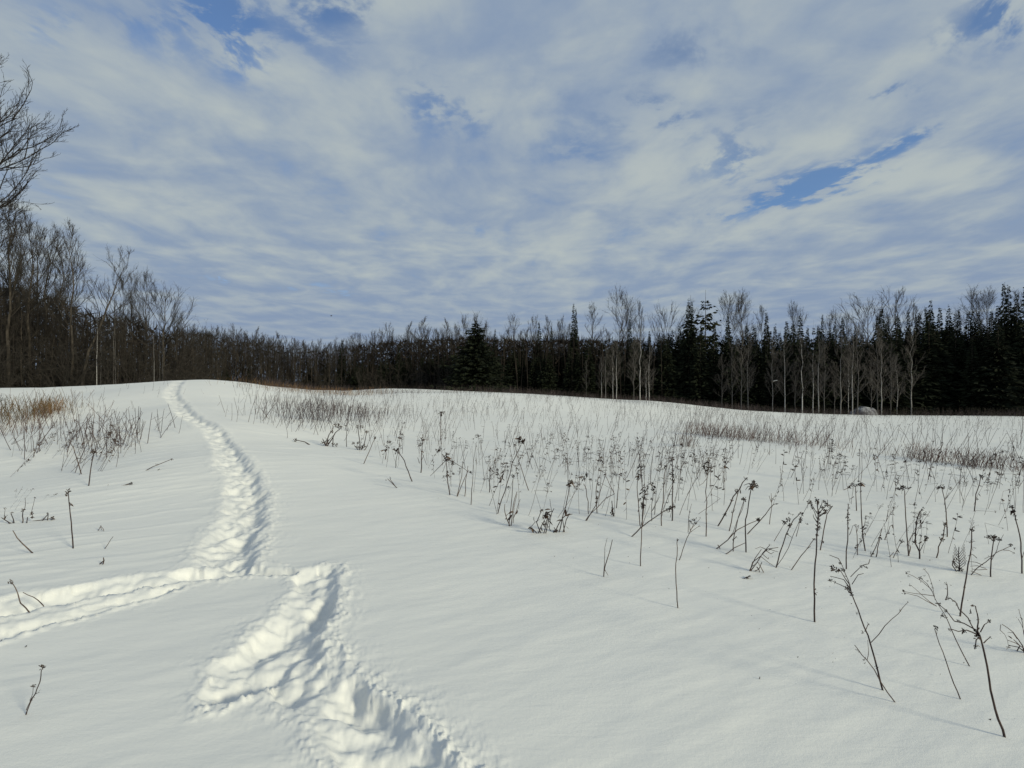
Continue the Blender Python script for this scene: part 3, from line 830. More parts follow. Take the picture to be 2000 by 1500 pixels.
# --- fine brush filling the foot of the left wood
def brush(name, n, pxr, dz, hr, m, label, seed, tw=.010, kids=10):
    g = Geo(); rs = np.random.default_rng(seed)
    for i in range(n):
        px = rs.uniform(*pxr); Z = edge_depth(px) + rs.uniform(*dz)
        x = (px - 1000) / F * Z; z0 = HZ(x, Z)
        h = rs.uniform(*hr)
        for k in range(3):
            d = norm(np.array([rs.normal() * .45, rs.normal() * .45, 1]))
            pts, _ = limb(np.array([x, Z, z0 - .2]), d, h * rs.uniform(.7, 1), 4, rs, .05, .12)
            g.line(pts, tw * 2, tw * .8)
            for j in range(kids):
                i4 = rs.integers(0, 4); q = pts[i4] + (pts[i4 + 1] - pts[i4]) * rs.random()
                d2 = norm(rand_unit(rs) + np.array([0, 0, .35])); L = h * rs.uniform(.15, .4)
                b, _ = limb(q, d2, L, 2, rs, .1, .2)
                g.line(b, tw, tw * .5)
                g.seg(b[1], b[1] + norm(rand_unit(rs) + d2) * L * .5, tw * .7, tw * .4)
    put(name, g.mesh(name, m), label=label, kind='stuff')
brush('brushwood', 330, (-300, 420), (-2.5, 10), (3, 7.5), M_TWIG, 'grey brown brushwood crowding the foot of the tall left wood', 41, .012)
brush('brushwood', 200, (340, 900), (-2, 6), (2, 5), M_TWIG, 'low brown brushwood along the edge of the far wood', 42, .013, 8)

# ------------------------------------------------------------------ the near tree whose branches reach in at the top left
def near_tree():
    rs = np.random.default_rng(77)
    Z = 14.5; x = -16.75; z0 = Hs(x, Z)
    tr = Geo(); cr = Geo()
    pts = [np.array([0, 0, -.6])]
    for i in range(1, 11):
        pts.append(np.array([.25 * math.sin(i * .7), .2 * math.cos(i), i * .80]))
    for i in range(10):
        tr.seg(pts[i], pts[i + 1], .24 * (1 - i / 11) + .02, .24 * (1 - (i + 1) / 11) + .02)
    def br(q, d, L, r, lev):
        k = 8 if lev == 0 else 6 if lev == 1 else 4 if lev == 2 else 3
        p, dd = limb(q, d, L, k, rs, .10 if lev else .07, .07)
        cr.line(p, r, max(r * .35, .0036))
        if lev >= 4: return
        n = [6, 5, 4, 2][lev]
        for j in range(n):
            f = .22 + .78 * (j + rs.random()) / n; xx = min(f * k, k - 1e-3); i = int(xx)
            q2 = p[i] + (p[i + 1] - p[i]) * (xx - i)
            d2 = norm(norm(p[i + 1] - p[i]) + rand_unit(rs) * .62)
            br(q2, d2, L * (.50 - .12 * f) * (.75 + .5 * rs.random()), max(r * .48, .0036), lev + 1)
    for j in range(9):
        z = 4.6 + 2.4 * j / 8
        az = j * 2.4 + rs.random() * .6
        a = 72 - 30 * (j / 8)
        L = (2.6 if j < 6 else 2.0) * (.85 + .3 * rs.random())
        i = min(int(z / .80), 9)
        br(np.array([pts[i][0], pts[i][1], z]), np.array([math.cos(az) * math.sin(R(a)), math.sin(az) * math.sin(R(a)), math.cos(R(a))]), L, .040, 0)
    for az, z, a, L in [(-.15, 6.5, 98, 3.6), (.05, 6.7, 88, 3.7), (.2, 7.2, 72, 3.3), (-.3, 6.7, 90, 3.3), (.35, 7.0, 84, 3.2), (.1, 7.5, 58, 2.7), (-.2, 7.1, 78, 3.4)]:
        i = min(int(z / .80), 9)
        br(np.array([pts[i][0], pts[i][1], z]), np.array([math.cos(az) * math.sin(R(a)), math.sin(az) * math.sin(R(a)), math.cos(R(a))]), L, .036, 0)
    root = put('bare_tree', None, loc=(x, Z, z0), label='near bare tree whose fine curved branches reach in at the top left', cat='tree')
    put('trunk', tr.mesh('near_trunk', M_BARK, 8), root); put('crown', cr.mesh('near_crown', M_THICKET, 3), root)
near_tree()

# ------------------------------------------------------------------ dead weeds
def curl(g, p, d, L, w, rs, n=4):
    """a withered, curling leaf"""
    s_ = norm(np.cross(d, rand_unit(rs))); q = p; dd = norm(d); ax = norm(np.cross(dd, s_))
    bend = rs.normal() * .5 + .4 * rs.choice([-1, 1])
    prev = (q - s_ * w * .2, q + s_ * w * .2)
    for i in range(1, n + 1):
        dd = norm(dd + ax * bend + np.array([0, 0, -.12])); q = q + dd * L / n
        ww = w * (math.sin(math.pi * min(i / n, .93)) * .9 + .06)
        nx = (q - s_ * ww, q + s_ * ww)
        g.tri(prev[0], prev[1], nx[1]); g.tri(prev[0], nx[1], nx[0])
        prev = nx
def tuft(g, c, r, rs, n=14):
    """a ragged dry flower head"""
    for i in range(n):
        u = rand_unit(rs) * r * rs.uniform(.15, .75)
        d = norm(rand_unit(rs) + u / r * .8)
        L = r * rs.uniform(.5, 1.0); w = r * rs.uniform(.14, .30)
        a = c + u
        s_ = norm(np.cross(d, rand_unit(rs))) * w; t_ = norm(np.cross(d, s_)) * w
        b = a + d * L; m = a + d * L * .5
        g.tri(a, m + s_, b); g.tri(a, b, m - s_); g.tri(a, m + t_, b); g.tri(a, b, m - t_)

def arr(o, s, pts):
    return [(o[0] + x * s, o[1] + y * s) for x, y in pts]
WEED_RS = np.random.default_rng(404)
def weed(name, label, stems, heads=(), leaves=(), w=3.0, group=None, dark=False, lean=.0, cat='plant', wt=None):
    """a dead weed standing where its first stem meets the snow; pixel outlines are turned into real lengths at its own distance and
    given depth of their own. stems: (main, side, side ...), heads: (x, y, radius px), leaves: (x, y, length px)"""
    rs = WEED_RS
    bx, by = stems[0][0]
    X, Z, gz = ground(bx, min(by, 1740))
    gz = Hs(X, Z)
    k = Z / F
    dep = {}
    def P(x, y, dz):
        Zz = Z + dz
        return np.array([(x - 1000) / F * Zz - X, dz, CAM_H - (y - HOR) / F * Zz - gz])
    g1 = Geo(); g2 = Geo(); g3 = Geo(); g4 = Geo()
    placed = []; SA = []; SB = []
    slope = rs.normal() * .12 + lean
    hgt = max(abs(p[1] - by) for s_ in stems for p in s_) + 1e-6
    def depth_at(x, y):
        if not placed: return 0.0
        d = [(abs(px - x) + abs(py - y), dz) for px, py, dz in placed]
        return min(d)[1]
    for si, s_ in enumerate(stems):
        n = len(s_)
        q = []
        d0 = 0.0 if si == 0 else depth_at(*s_[0])
        own_base = si > 0 and s_[0][1] > by - 6 and abs(s_[0][0] - bx) + abs(s_[0][1] - by) > 1
        sl = slope if si == 0 else slope + rs.normal() * .35
        for i, (x, y) in enumerate(s_):
            dist = math.hypot(x - s_[0][0], y - s_[0][1]) * k
            dz = d0 + sl * dist
            placed.append((x, y, dz)); q.append(P(x, y, dz))
        # rounder lines
        pts = [q[0]]
        for i in range(len(q) - 1):
            m_ = (q[i] + q[i + 1]) / 2 + rs.normal(size=3) * np.linalg.norm(q[i + 1] - q[i]) * .018
            pts += [m_, q[i + 1]]
        if si == 0 or own_base:
            dn = norm(pts[0] - pts[1]); pts = [pts[0] + dn * .05 + np.array([0, 0, -.03])] + pts
        r = (w if si == 0 or own_base else max(w * .55, 1.3)) * k * .5
        gg = Geo(); gg.line(pts, r, r * .55); (SA if si == 0 or own_base else SB).append(gg)
    HDS = []; LVS = []
    for h in heads:
        c = P(h[0], h[1], depth_at(h[0], h[1]))
        g3 = Geo(); HDS.append(g3)
        tuft(g3, c, h[2] * k * 1.15, rs, 8 if h[2] < 3 else 16 if h[2] < 7 else 26)
    for lf in leaves:
        p = P(lf[0], lf[1], depth_at(lf[0], lf[1])); a = rs.random() * 6.28
        g4 = Geo(); LVS.append(g4)
        curl(g4, p, np.array([math.cos(a), .4 * math.sin(a), rs.uniform(-.8, .8)]), lf[2] * k, lf[2] * k * .16, rs)
    root = put(name, None, loc=(X, Z, gz), label=label, cat=cat, group=group)
    ms = M_STALK_DARK if dark else M_STALK
    for g in SA: put('stem', g.mesh('stem', ms, 6), root)
    for g in SB: put('side_twig', g.mesh('side_twig', ms, 4), root)
    for g in HDS: put('seed_head', g.mesh('seed_head', M_HEAD), root)
    for g in LVS: put('dry_leaf', g.mesh('dry_leaf', M_LEAF), root)
    return root

A = ((1600, 1100), .26667); B = ((1600, 850), .2); C = ((1300, 850), .2); D = ((1250, 1050), .2); E = ((950, 850), .2); FF = ((550, 750), .25); I = ((1800, 1120), .13333)
def S(c, *ls): return [arr(*c, l) for l in ls]
def HD(c, *hs): return [(c[0][0] + x * c[1], c[0][1] + y * c[1], r * c[1]) for x, y, r in hs]

weed('goldenrod_stalk', 'tall leaning goldenrod with a crown of curled seed clusters and one straight side shoot', S(A,
    [(465, 930), (430, 790), (375, 590), (330, 470), (285, 340), (240, 230)], [(240, 230), (215, 130), (170, 20), (160, 0)], [(240, 230), (190, 175), (110, 140)],
    [(230, 190), (180, 120), (80, 95)], [(225, 160), (160, 60), (100, 40)], [(230, 100), (290, 40), (320, 15), (355, 40)], [(240, 155), (285, 85), (325, 75)],
    [(380, 580), (480, 460), (580, 370), (650, 285)], [(335, 500), (360, 445)], [(160, 0), (140, -35), (75, -60)], [(320, 15), (362, 5), (372, -30)]),
    HD(A, (105, 40, 22), (140, 50, 17), (80, 125, 14), (110, 137, 10), (175, 50, 15), (215, 180, 20), (235, 220, 15), (155, 5, 12), (278, 367, 9), (360, 447, 9), (320, 510, 10), (595, 345, 9), (650, 285, 6), (310, 20, 11), (345, 30, 10), (190, 90, 10), (420, 760, 11)),
    HD(A, (140, 60, 40), (90, 100, 30), (215, 190, 40), (330, 500, 25), (405, 710, 40), (300, 30, 40)), w=3.4, dark=True)
weed('weed_stalk', 'thin forked weed leaning left across the foot of the tall goldenrod', S(A, [(555, 1018), (445, 860), (350, 710), (290, 640), (260, 600)], [(350, 710), (362, 640), (355, 560)], [(340, 690), (325, 715)]),
     HD(A, (285, 640, 10), (325, 710, 7), (335, 730, 7), (265, 630, 5)), w=2.3)
weed('weed_stalk', 'slender bent stem topped by one round dark head, near the snow edge corner', S(A, [(1035, 998), (985, 880), (930, 720), (880, 590), (845, 480)], [(860, 520), (862, 495)]), HD(A, (853, 470, 16)), HD(A, (860, 495, 20), (922, 705, 10)), w=2.2)
weed('aster_stalk', 'leaning aster with a wide spray of fine branches ending in small round heads', S(A, [(1102, 757), (1040, 640), (970, 490), (925, 385), (870, 300)],
    [(870, 300), (820, 190), (750, 130), (690, 95), (635, 72)], [(850, 270), (830, 170), (800, 80), (770, 45)], [(860, 315), (760, 240), (670, 160)], [(860, 315), (720, 240), (620, 215)],
    [(840, 240), (700, 222), (620, 205)], [(830, 210), (790, 150), (745, 110)], [(925, 385), (895, 385), (888, 405)]),
    HD(A, (635, 72, 10), (655, 65, 8), (655, 97, 8), (770, 45, 8), (742, 108, 12), (770, 92, 8), (792, 130, 9), (745, 135, 7), (668, 162, 9), (615, 205, 12), (622, 220, 9), (765, 195, 6), (905, 385, 12), (885, 300, 11), (820, 150, 7), (830, 180, 7), (925, 400, 11)),
    HD(A, (905, 390, 35), (885, 300, 35)), w=2.0)
weed('goldenrod_stalk', 'thick long goldenrod in the nearest corner with a dark knot of dead blooms', S(A, [(1360, 1283), (1310, 1140), (1275, 1010), (1245, 850), (1210, 660), (1180, 540), (1160, 500)],
    [(1160, 500), (1165, 430), (1158, 370), (1145, 315), (1120, 308)], [(1150, 490), (1060, 440), (990, 425), (930, 345), (870, 300)], [(1150, 520), (1080, 490), (1020, 500), (945, 480)],
    [(1130, 480), (1090, 400), (1025, 340), (1000, 285), (960, 255), (925, 270)], [(1180, 505), (1210, 450), (1250, 425)], [(1205, 585), (1255, 540)], [(1180, 540), (1150, 560), (1140, 630)], [(925, 270), (940, 230), (935, 150)]),
    HD(A, (1155, 500, 22), (1155, 538, 20), (1250, 425, 12), (1253, 545, 8), (1140, 610, 14), (1060, 495, 14), (1020, 425, 12), (1110, 365, 10), (1130, 310, 10), (1160, 410, 9), (1100, 415, 10), (950, 258, 10), (985, 275, 9), (1010, 305, 9), (930, 350, 12), (955, 490, 9), (930, 150, 11), (928, 188, 6), (965, 162, 5)),
    HD(A, (1140, 600, 45), (1060, 490, 40), (1130, 310, 35), (1150, 520, 50), (1110, 365, 30), (955, 495, 30), (1020, 425, 30)), w=4.6, dark=True)
weed('weed_stalk', 'tall straight stem with a small hooked top, crossing the spray of round heads', S(A, [(1030, 400), (1045, 290), (1065, 170), (1085, 50), (1102, -37), (1117, -195), (1122, -260)], [(1122, -260), (1140, -272)], [(1062, 172), (1075, 178)]),
     HD(A, (1117, -245, 14), (1063, 174, 7), (1120, -175, 6), (1105, -60, 6), (1035, 370, 8)), HD(A, (1125, -268, 20)), w=3.0)
weed('weed_tuft', 'tangle of curled fern like stems cut by the frame edge beside the goldenrod knot', S(I, [(1520, 1190), (1480, 1060), (1420, 970), (1340, 860), (1180, 745)], [(1530, 1170), (1420, 1080), (1270, 1050)], [(1560, 1190), (1500, 1100), (1380, 1020), (1270, 980)],
    [(1160, 750), (1150, 830), (1215, 890), (1260, 980), (1280, 1090)], [(1390, 1150), (1440, 1060), (1350, 970)], [(1500, 900), (1480, 730), (1450, 620), (1425, 520)], [(1520, 1000), (1500, 850), (1410, 660)], [(1400, 960), (1340, 870), (1260, 860)], [(1560, 1180), (1600, 900), (1680, 700)]),
    HD(I, (1280, 1080, 22), (1390, 1140, 18)), HD(I, (1290, 1080, 60), (1400, 1130, 60), (1330, 960, 60), (1470, 1110, 70), (1440, 640, 60)), w=2.2)
weed('goldenrod_stalk', 'tallest upright goldenrod, one straight dark stem with a bushy spreading top', [
    [(1591, 1215), (1591, 1170), (1590, 1140), (1592, 1100), (1595, 1066), (1597, 1030), (1598, 1000), (1596, 978)], [(1598, 1005), (1588, 990), (1579, 980)], [(1599, 1003), (1608, 993), (1617, 984), (1616, 976)], [(1598, 998), (1605, 985), (1606, 978)],
    [(1599, 1010), (1612, 1000), (1622, 992)], [(1597, 1015), (1591, 1000), (1585, 990)], [(1598, 1008), (1608, 1002), (1615, 995)], [(1596, 1020), (1590, 1012), (1588, 1005)]],
    [(1581, 981, 4.5), (1585, 986, 4), (1588, 992, 3), (1596, 976, 5), (1597, 983, 4), (1616, 986, 5), (1622, 990, 3.5), (1606, 990, 3.5), (1612, 998, 4), (1600, 1002, 4), (1598, 1012, 3.5), (1599, 1020, 4), (1600, 1030, 3.5), (1597, 1035, 3.5), (1596, 1045, 3), (1592, 1150, 2.5), (1593, 1160, 3.5), (1610, 980, 3)],
    [(1592, 1152, 14), (1600, 1030, 9), (1597, 1040, 9), (1604, 1004, 12), (1615, 996, 12), (1588, 990, 10)], w=3.2, dark=True)
weed('weed_stalk', 'slanting thin shoot meeting the tallest goldenrod halfway up', [[(1545, 1114), (1565, 1085), (1582, 1064), (1590, 1053)], [(1583, 1062), (1590, 1052)], [(1575, 1073), (1584, 1066)]], [(1591, 1053, 3)], w=1.8)
weed('goldenrod_stalk', 'upright stem with a feathery ball shaped top, apart from its neighbours', [[(1379, 1049), (1379, 1000), (1378, 960), (1381, 930)], [(1381, 930), (1377, 915), (1374, 905)], [(1381, 930), (1384, 912), (1386, 900)], [(1381, 928), (1389, 915), (1391, 905)], [(1380, 935), (1373, 944), (1367, 948)], [(1381, 926), (1375, 914)]],
     [(1375, 912, 4.5), (1383, 905, 4), (1388, 912, 4), (1382, 918, 5), (1391, 921, 3), (1377, 905, 3), (1386, 899, 2.5), (1379, 1022, 2.2), (1380, 1003, 2)], [(1376, 915, 12), (1388, 912, 12), (1383, 902, 10)], w=2.2)
weed('mullein_stalk', 'tall straight stem shaggy with seeds along its whole upper half', [[(1313, 1018), (1313, 975), (1314, 930), (1313, 898)]], [(1313, 897, 4.5), (1312, 908, 2.5), (1314, 918, 3), (1311, 925, 3.5), (1315, 930, 3.5), (1312, 936, 3), (1316, 942, 2.5), (1313, 954, 2.5), (1312, 990, 2)], [(1314, 925, 8), (1312, 935, 8)], w=2.6, dark=True)
weed('goldenrod_stalk', 'stem with a dark palm like tuft of drooping plumes at its tip', [[(1457, 1080), (1456, 1045), (1456, 1015), (1460, 1000), (1466, 960), (1470, 945)], [(1470, 948), (1463, 944), (1453, 948)], [(1471, 946), (1478, 944), (1482, 951)], [(1470, 945), (1472, 941)], [(1468, 950), (1461, 950), (1456, 957)]],
     [(1471, 943, 5), (1474, 948, 4), (1467, 947, 4), (1479, 950, 3)], [(1468, 946, 14), (1470, 943, 15), (1473, 946, 13), (1476, 948, 12), (1465, 948, 12), (1470, 950, 11)], w=2.6, dark=True)
weed('weed_stalk', 'thin stalk rising beside the palm tufted one, leaning slightly right', [[(1424, 1038), (1431, 1002), (1442, 960), (1446, 950)], [(1432, 1000), (1436, 994)]], [(1431, 1000, 2.5), (1441, 957, 3), (1436, 957, 2.5)], [(1440, 958, 9), (1446, 956, 9)], w=2)
weed('goldenrod_stalk', 'dark leafy stalk leaning right towards the palm tufted stem', [[(1402, 1028), (1418, 1000), (1432, 970), (1445, 955), (1450, 943), (1457, 935)]], [(1457, 934, 3), (1416, 1005, 3), (1430, 978, 2.5), (1439, 962, 3)], [(1416, 1005, 8), (1431, 978, 8), (1440, 960, 10), (1425, 995, 7)], w=2.6, dark=True)
weed('weed_stalk', 'long bowed stem leaning far right out of the snow, ending in a hook', [[(1398, 1073), (1421, 1055), (1440, 1035), (1465, 1022), (1481, 1015)], [(1421, 1055), (1432, 1040), (1450, 995), (1453, 975)], [(1405, 1068), (1407, 1074)]], [(1453, 976, 4), (1481, 1015, 3.5)], w=2)
weed('weed_stalk', 'snapped stem lying low towards the foot of the palm tufted one', [[(1415, 1084), (1434, 1070), (1456, 1060)]], [(1432, 1054, 2.8), (1438, 1049, 2.2)], w=2)
weed('weed_stalk', 'straight dark stalk with a small round seed ball behind the bowed stem', [[(1432, 1078), (1434, 1045), (1442, 1010), (1453, 978)], [(1434, 1052), (1439, 1048)]], [(1453, 975, 4), (1433, 1054, 2.5)], w=2)
weed('weed_stalk', 'crooked stem reaching right with a hooked tip, in front of a feathery shoot', [[(1460, 1043), (1482, 1020), (1495, 1005), (1504, 992), (1511, 985), (1519, 984)], [(1482, 1019), (1476, 1012)]], [(1481, 1015, 3), (1517, 984, 2.5)], w=2)
weed('weed_stalk', 'faint feathery shoot with split hair like top', [[(1503, 1023), (1506, 1000), (1507, 980)], [(1507, 982), (1502, 968)], [(1507, 980), (1506, 963)], [(1507, 980), (1512, 970)]], w=1.5)
weed('weed_tuft', 'bent clump of arching bare stems with looped leaves near a tiny sprig', [[(1464, 1115), (1470, 1098), (1486, 1086), (1500, 1072), (1520, 1069)], [(1467, 1114), (1490, 1080), (1504, 1064)], [(1470, 1117), (1482, 1112), (1488, 1098)], [(1493, 1121), (1480, 1098)], [(1486, 1087), (1500, 1098), (1516, 1109)],
      [(1500, 1072), (1510, 1075), (1520, 1078)], [(1497, 1076), (1506, 1082), (1512, 1078)], [(1498, 1074), (1485, 1068), (1475, 1072)], [(1466, 1112), (1475, 1090), (1487, 1073)], [(1490, 1083), (1501, 1092), (1501, 1088)], [(1482, 1112), (1484, 1119)]],
     [(1504, 1063, 2), (1469, 1104, 3)], [(1500, 1078, 14), (1510, 1070, 14), (1488, 1100, 12), (1470, 1105, 10)], w=2)
weed('aster_stalk', 'leaning pair of stalks with small dark heads facing the tallest goldenrod', [[(1516, 1108), (1523, 1080), (1535, 1045), (1550, 1015), (1565, 1000)], [(1516, 1107), (1540, 1070), (1558, 1025), (1566, 1008), (1578, 985)], [(1512, 1057), (1522, 1040), (1532, 1023)], [(1555, 1048), (1560, 1030), (1563, 1010)], [(1537, 1043), (1547, 1050)], [(1532, 1023), (1540, 1013)]],
     [(1541, 1003, 2.5), (1548, 1005, 2), (1540, 1015, 4), (1532, 1021, 4), (1543, 1026, 4.5), (1565, 1004, 4), (1563, 1012, 4), (1562, 1019, 3.5), (1537, 1043, 3), (1576, 1024, 2.5)], [(1536, 1020, 10), (1563, 1010, 10), (1543, 1026, 9)], w=2.4, dark=True)
weed('weed_stalk', 'plain stem leaning right behind the bushy top of the tallest goldenrod', [[(1602, 1075), (1606, 1055), (1612, 1020), (1615, 1005), (1626, 988)]], [(1605, 1058, 3)], w=2.2)
weed('mullein_stalk', 'upright stem with a long dark catkin like spike', [[(1653, 1112), (1653, 1075), (1656, 1035), (1656, 1020), (1657, 985)], [(1656, 1028), (1658, 1034)]], [(1657, 985, 1.8), (1657, 992, 2.3), (1656, 998, 2.6), (1657, 1004, 3), (1655, 1010, 3), (1657, 1016, 3), (1656, 1022, 2.6), (1658, 1031, 2.4)], w=2.3, dark=True)
weed('goldenrod_stalk', 'stem standing among others with a ragged nodding top, behind the catkin spike', [[(1690, 1076), (1684, 1030), (1682, 990), (1681, 950)], [(1681, 950), (1676, 946), (1670, 950)], [(1681, 948), (1688, 944)]], [(1681, 944, 4.5), (1675, 948, 3), (1688, 945, 2.5), (1682, 960, 2.5)], [(1680, 946, 11)], w=2.4)
weed('weed_stalk', 'thin twin stems with a leaning ragged head, left of the nodding one', [[(1673, 998), (1672, 975), (1671, 950)], [(1648, 957), (1657, 953), (1665, 946)], [(1668, 970), (1660, 975)]], [(1665, 947, 4), (1659, 952, 3), (1672, 960, 2.5)], [(1664, 948, 10)], w=2)
weed('goldenrod_stalk', 'tall stem with a T shaped drooping top between two leafy neighbours', [[(1775, 1086), (1773, 1060), (1771, 1035), (1768, 990), (1767, 958)], [(1767, 957), (1760, 953), (1758, 946)], [(1767, 955), (1772, 953), (1776, 956)], [(1775, 1082), (1778, 1070), (1777, 1065)]], [(1762, 952, 5), (1757, 955, 3.5), (1772, 954, 2.5), (1773, 1035, 2)], [(1762, 952, 10), (1772, 954, 8)], w=2.5)
weed('goldenrod_stalk', 'candelabra shaped stalk splitting low into three dark knobbly arms', [[(1796, 1092), (1796, 1078), (1787, 1060), (1788, 1040), (1790, 1020), (1795, 1003), (1801, 994)], [(1796, 1078), (1804, 1062), (1810, 1048)], [(1796, 1078), (1797, 1060), (1799, 1046)]], [(1809, 1050, 4), (1807, 1055, 3), (1790, 1022, 3.5), (1787, 1043, 3), (1787, 1058, 3.5), (1798, 1046, 3), (1791, 1010, 2.3)], w=2.8, dark=True)
weed('weed_stalk', 'curved stalk with clustered seeds in its middle and starry tip', [[(1829, 1090), (1833, 1068), (1842, 1050), (1845, 1028), (1848, 1020)], [(1846, 1028), (1852, 1030)], [(1846, 1024), (1841, 1018)]], [(1840, 1053, 4), (1842, 1045, 3), (1845, 1024, 3.5), (1843, 1037, 2)], w=2.2)
weed('weed_stalk', 'stem with flat cap like head and long bare neck', [[(1850, 1048), (1849, 1020), (1848, 1000), (1845, 975), (1840, 955)], [(1847, 975), (1854, 962)]], [(1838, 951, 5), (1833, 953, 3), (1843, 953, 3), (1856, 955, 3)], [(1836, 952, 10)], w=2.2)
weed('seedling_plant', 'small bushy weed shaped like a tiny fir, fine arms raised', [[(1874, 1118), (1873, 1095), (1873, 1068)]] + [[(1874, 1112 - 5 * j), (1874 + sgn * (5 + 1.2 * (7 - j) * .6), 1104 - 5 * j), (1874 + sgn * (9 + (7 - j) * .7), 1094 - 5.2 * j)] for j in range(7) for sgn in (-1, 1)] + [[(1866, 1106), (1862, 1095), (1861, 1085)], [(1868, 1116), (1860, 1104), (1861, 1097)]],
     [(1862, 1098, 3), (1866, 1092, 3), (1872, 1110, 4), (1876, 1112, 3.5), (1870, 1085, 2.5), (1878, 1096, 2.5)], w=2.2, dark=True)
weed('weed_tuft', 'fan of thin twigs sprawled low on the snow beside the flat topped yarrow', [[(1896, 1124), (1908, 1110), (1925, 1098), (1945, 1080), (1958, 1074), (1975, 1066)], [(1936, 1127), (1920, 1125), (1908, 1120), (1896, 1115)], [(1920, 1104), (1906, 1098), (1890, 1097)], [(1925, 1110), (1910, 1105), (1895, 1106)], [(1928, 1112), (1912, 1113), (1898, 1111)], [(1908, 1090), (1900, 1083), (1890, 1086)], [(1958, 1074), (1970, 1075), (1982, 1081)], [(1940, 1085), (1930, 1088), (1922, 1092)]],
     [(1975, 1064, 3.5), (1982, 1072, 2.5), (1980, 1081, 2)], w=1.7)
weed('yarrow_stalk', 'yarrow with a flat umbrella shaped dark top', [[(1935, 1128), (1935, 1110), (1936, 1090), (1940, 1060), (1941, 1052)], [(1941, 1056), (1932, 1051), (1924, 1049)], [(1941, 1056), (1950, 1052), (1957, 1054)], [(1941, 1054), (1937, 1050)], [(1941, 1054), (1946, 1050)], [(1936, 1095), (1947, 1075), (1951, 1060), (1960, 1044)]],
     [(1926, 1049, 2.8), (1932, 1049, 3.5), (1938, 1050, 4.5), (1944, 1050, 4.5), (1950, 1052, 3.5), (1956, 1054, 2.6), (1941, 1056, 3)], w=2.5, dark=True)
weed('goldenrod_stalk', 'bowed goldenrod near the frame edge with a shaggy drooping tip', [[(1996, 1121), (1996, 1095), (1994, 1060), (1988, 1030), (1982, 1005), (1976, 992)], [(1996, 1092), (2003, 1070)]], [(1976, 991, 4.5), (1979, 999, 4), (1982, 1006, 3), (1984, 1015, 2.5)], [(1978, 996, 12), (1983, 1010, 9)], w=2.6, dark=True)
weed('weed_stalk', 'stem with tiny top, left neighbour of a flat capped weed near the tuft line', [[(1903, 998), (1906, 965), (1913, 945), (1916, 930)]], [(1917, 929, 4), (1908, 975, 2.5)], [(1916, 930, 8)], w=2)
weed('weed_stalk', 'two thin stems crossing behind the curled goldenrod crown, one with a dark knot', [[(1711, 1089), (1714, 1070), (1719, 1052)], [(1694, 1106), (1702, 1085), (1716, 1055), (1723, 1032)], [(1703, 1083), (1706, 1078)]], [(1720, 1050, 4), (1703, 1081, 3), (1701, 1088, 2)], w=2)
weed('weed_stalk', 'short pair of slanting twigs with a forked pale head', [[(1744, 1091), (1752, 1075), (1759, 1060)], [(1731, 1095), (1740, 1085), (1746, 1078)], [(1758, 1062), (1765, 1058)]], [(1760, 1056, 3), (1765, 1058, 2)], w=1.6)
weed('weed_stalk', 'thin stick with a brush of tiny seeds right of the catkin spike', [[(1675, 1084), (1674, 1045), (1672, 1028)], [(1659, 1045), (1663, 1035), (1666, 1026)], [(1673, 1040), (1677, 1028)]], [(1672, 1027, 2.5), (1676, 1027, 2.3), (1669, 1026, 1.8)], w=1.6)
weed('weed_stalk', 'short leaning twig with a dark bead, right of the crossing stems', [[(1728, 1054), (1731, 1046), (1734, 1040)], [(1735, 1038), (1738, 1028), (1742, 1026)]], [(1734, 1041, 3), (1743, 1026, 1.8)], w=1.7)
weed('weed_stalk', 'tiny seedy sprig sticking up alone behind the T shaped top', [[(1731, 1018), (1733, 1008), (1735, 995)]], [(1733, 1008, 2), (1735, 998, 1.5)], w=1.5)
weed('weed_stalk', 'lone gently curved stick standing in open snow', [[(1324, 1188), (1322, 1155), (1320, 1125), (1320, 1100), (1323, 1070), (1323, 1052)], [(1323, 1056), (1326, 1053)]], [(1324, 1055, 2)], w=2.2)
weed('aster_stalk', 'leaning aster with an open umbel of bead like heads beside the lone curved stick', [[(1326, 1096), (1334, 1072), (1342, 1050), (1348, 1038), (1356, 1022)], [(1348, 1036), (1347, 1020)], [(1349, 1034), (1360, 1022), (1368, 1012)], [(1345, 1042), (1356, 1034), (1366, 1027)], [(1344, 1040), (1345, 1012), (1347, 998), (1351, 984)]],
     [(1348, 1018, 3), (1355, 1015, 3.5), (1359, 1021, 3), (1367, 1012, 2.3), (1366, 1028, 2), (1352, 1024, 2.5), (1361, 1012, 2), (1345, 1010, 2), (1347, 1000, 2)], w=1.7)
weed('weed_stalk', 'tall plain stem whose base stands alone in front of the leafy cluster', [[(1251, 1106), (1252, 1070), (1253, 1035), (1255, 1015), (1258, 985)], [(1254, 1030), (1262, 1005), (1270, 985)], [(1255, 1010), (1256, 992)]], [(1256, 986, 4), (1254, 991, 3), (1260, 975, 3)], [(1256, 985, 10), (1259, 975, 9)], w=2.1)
weed('weed_stalk', 'pair of bare sticks forking from one point in open snow', [[(1179, 1127), (1182, 1105), (1190, 1080), (1196, 1054)], [(1179, 1120), (1181, 1085), (1186, 1051)], [(1181, 1112), (1188, 1124)]], w=2.3)
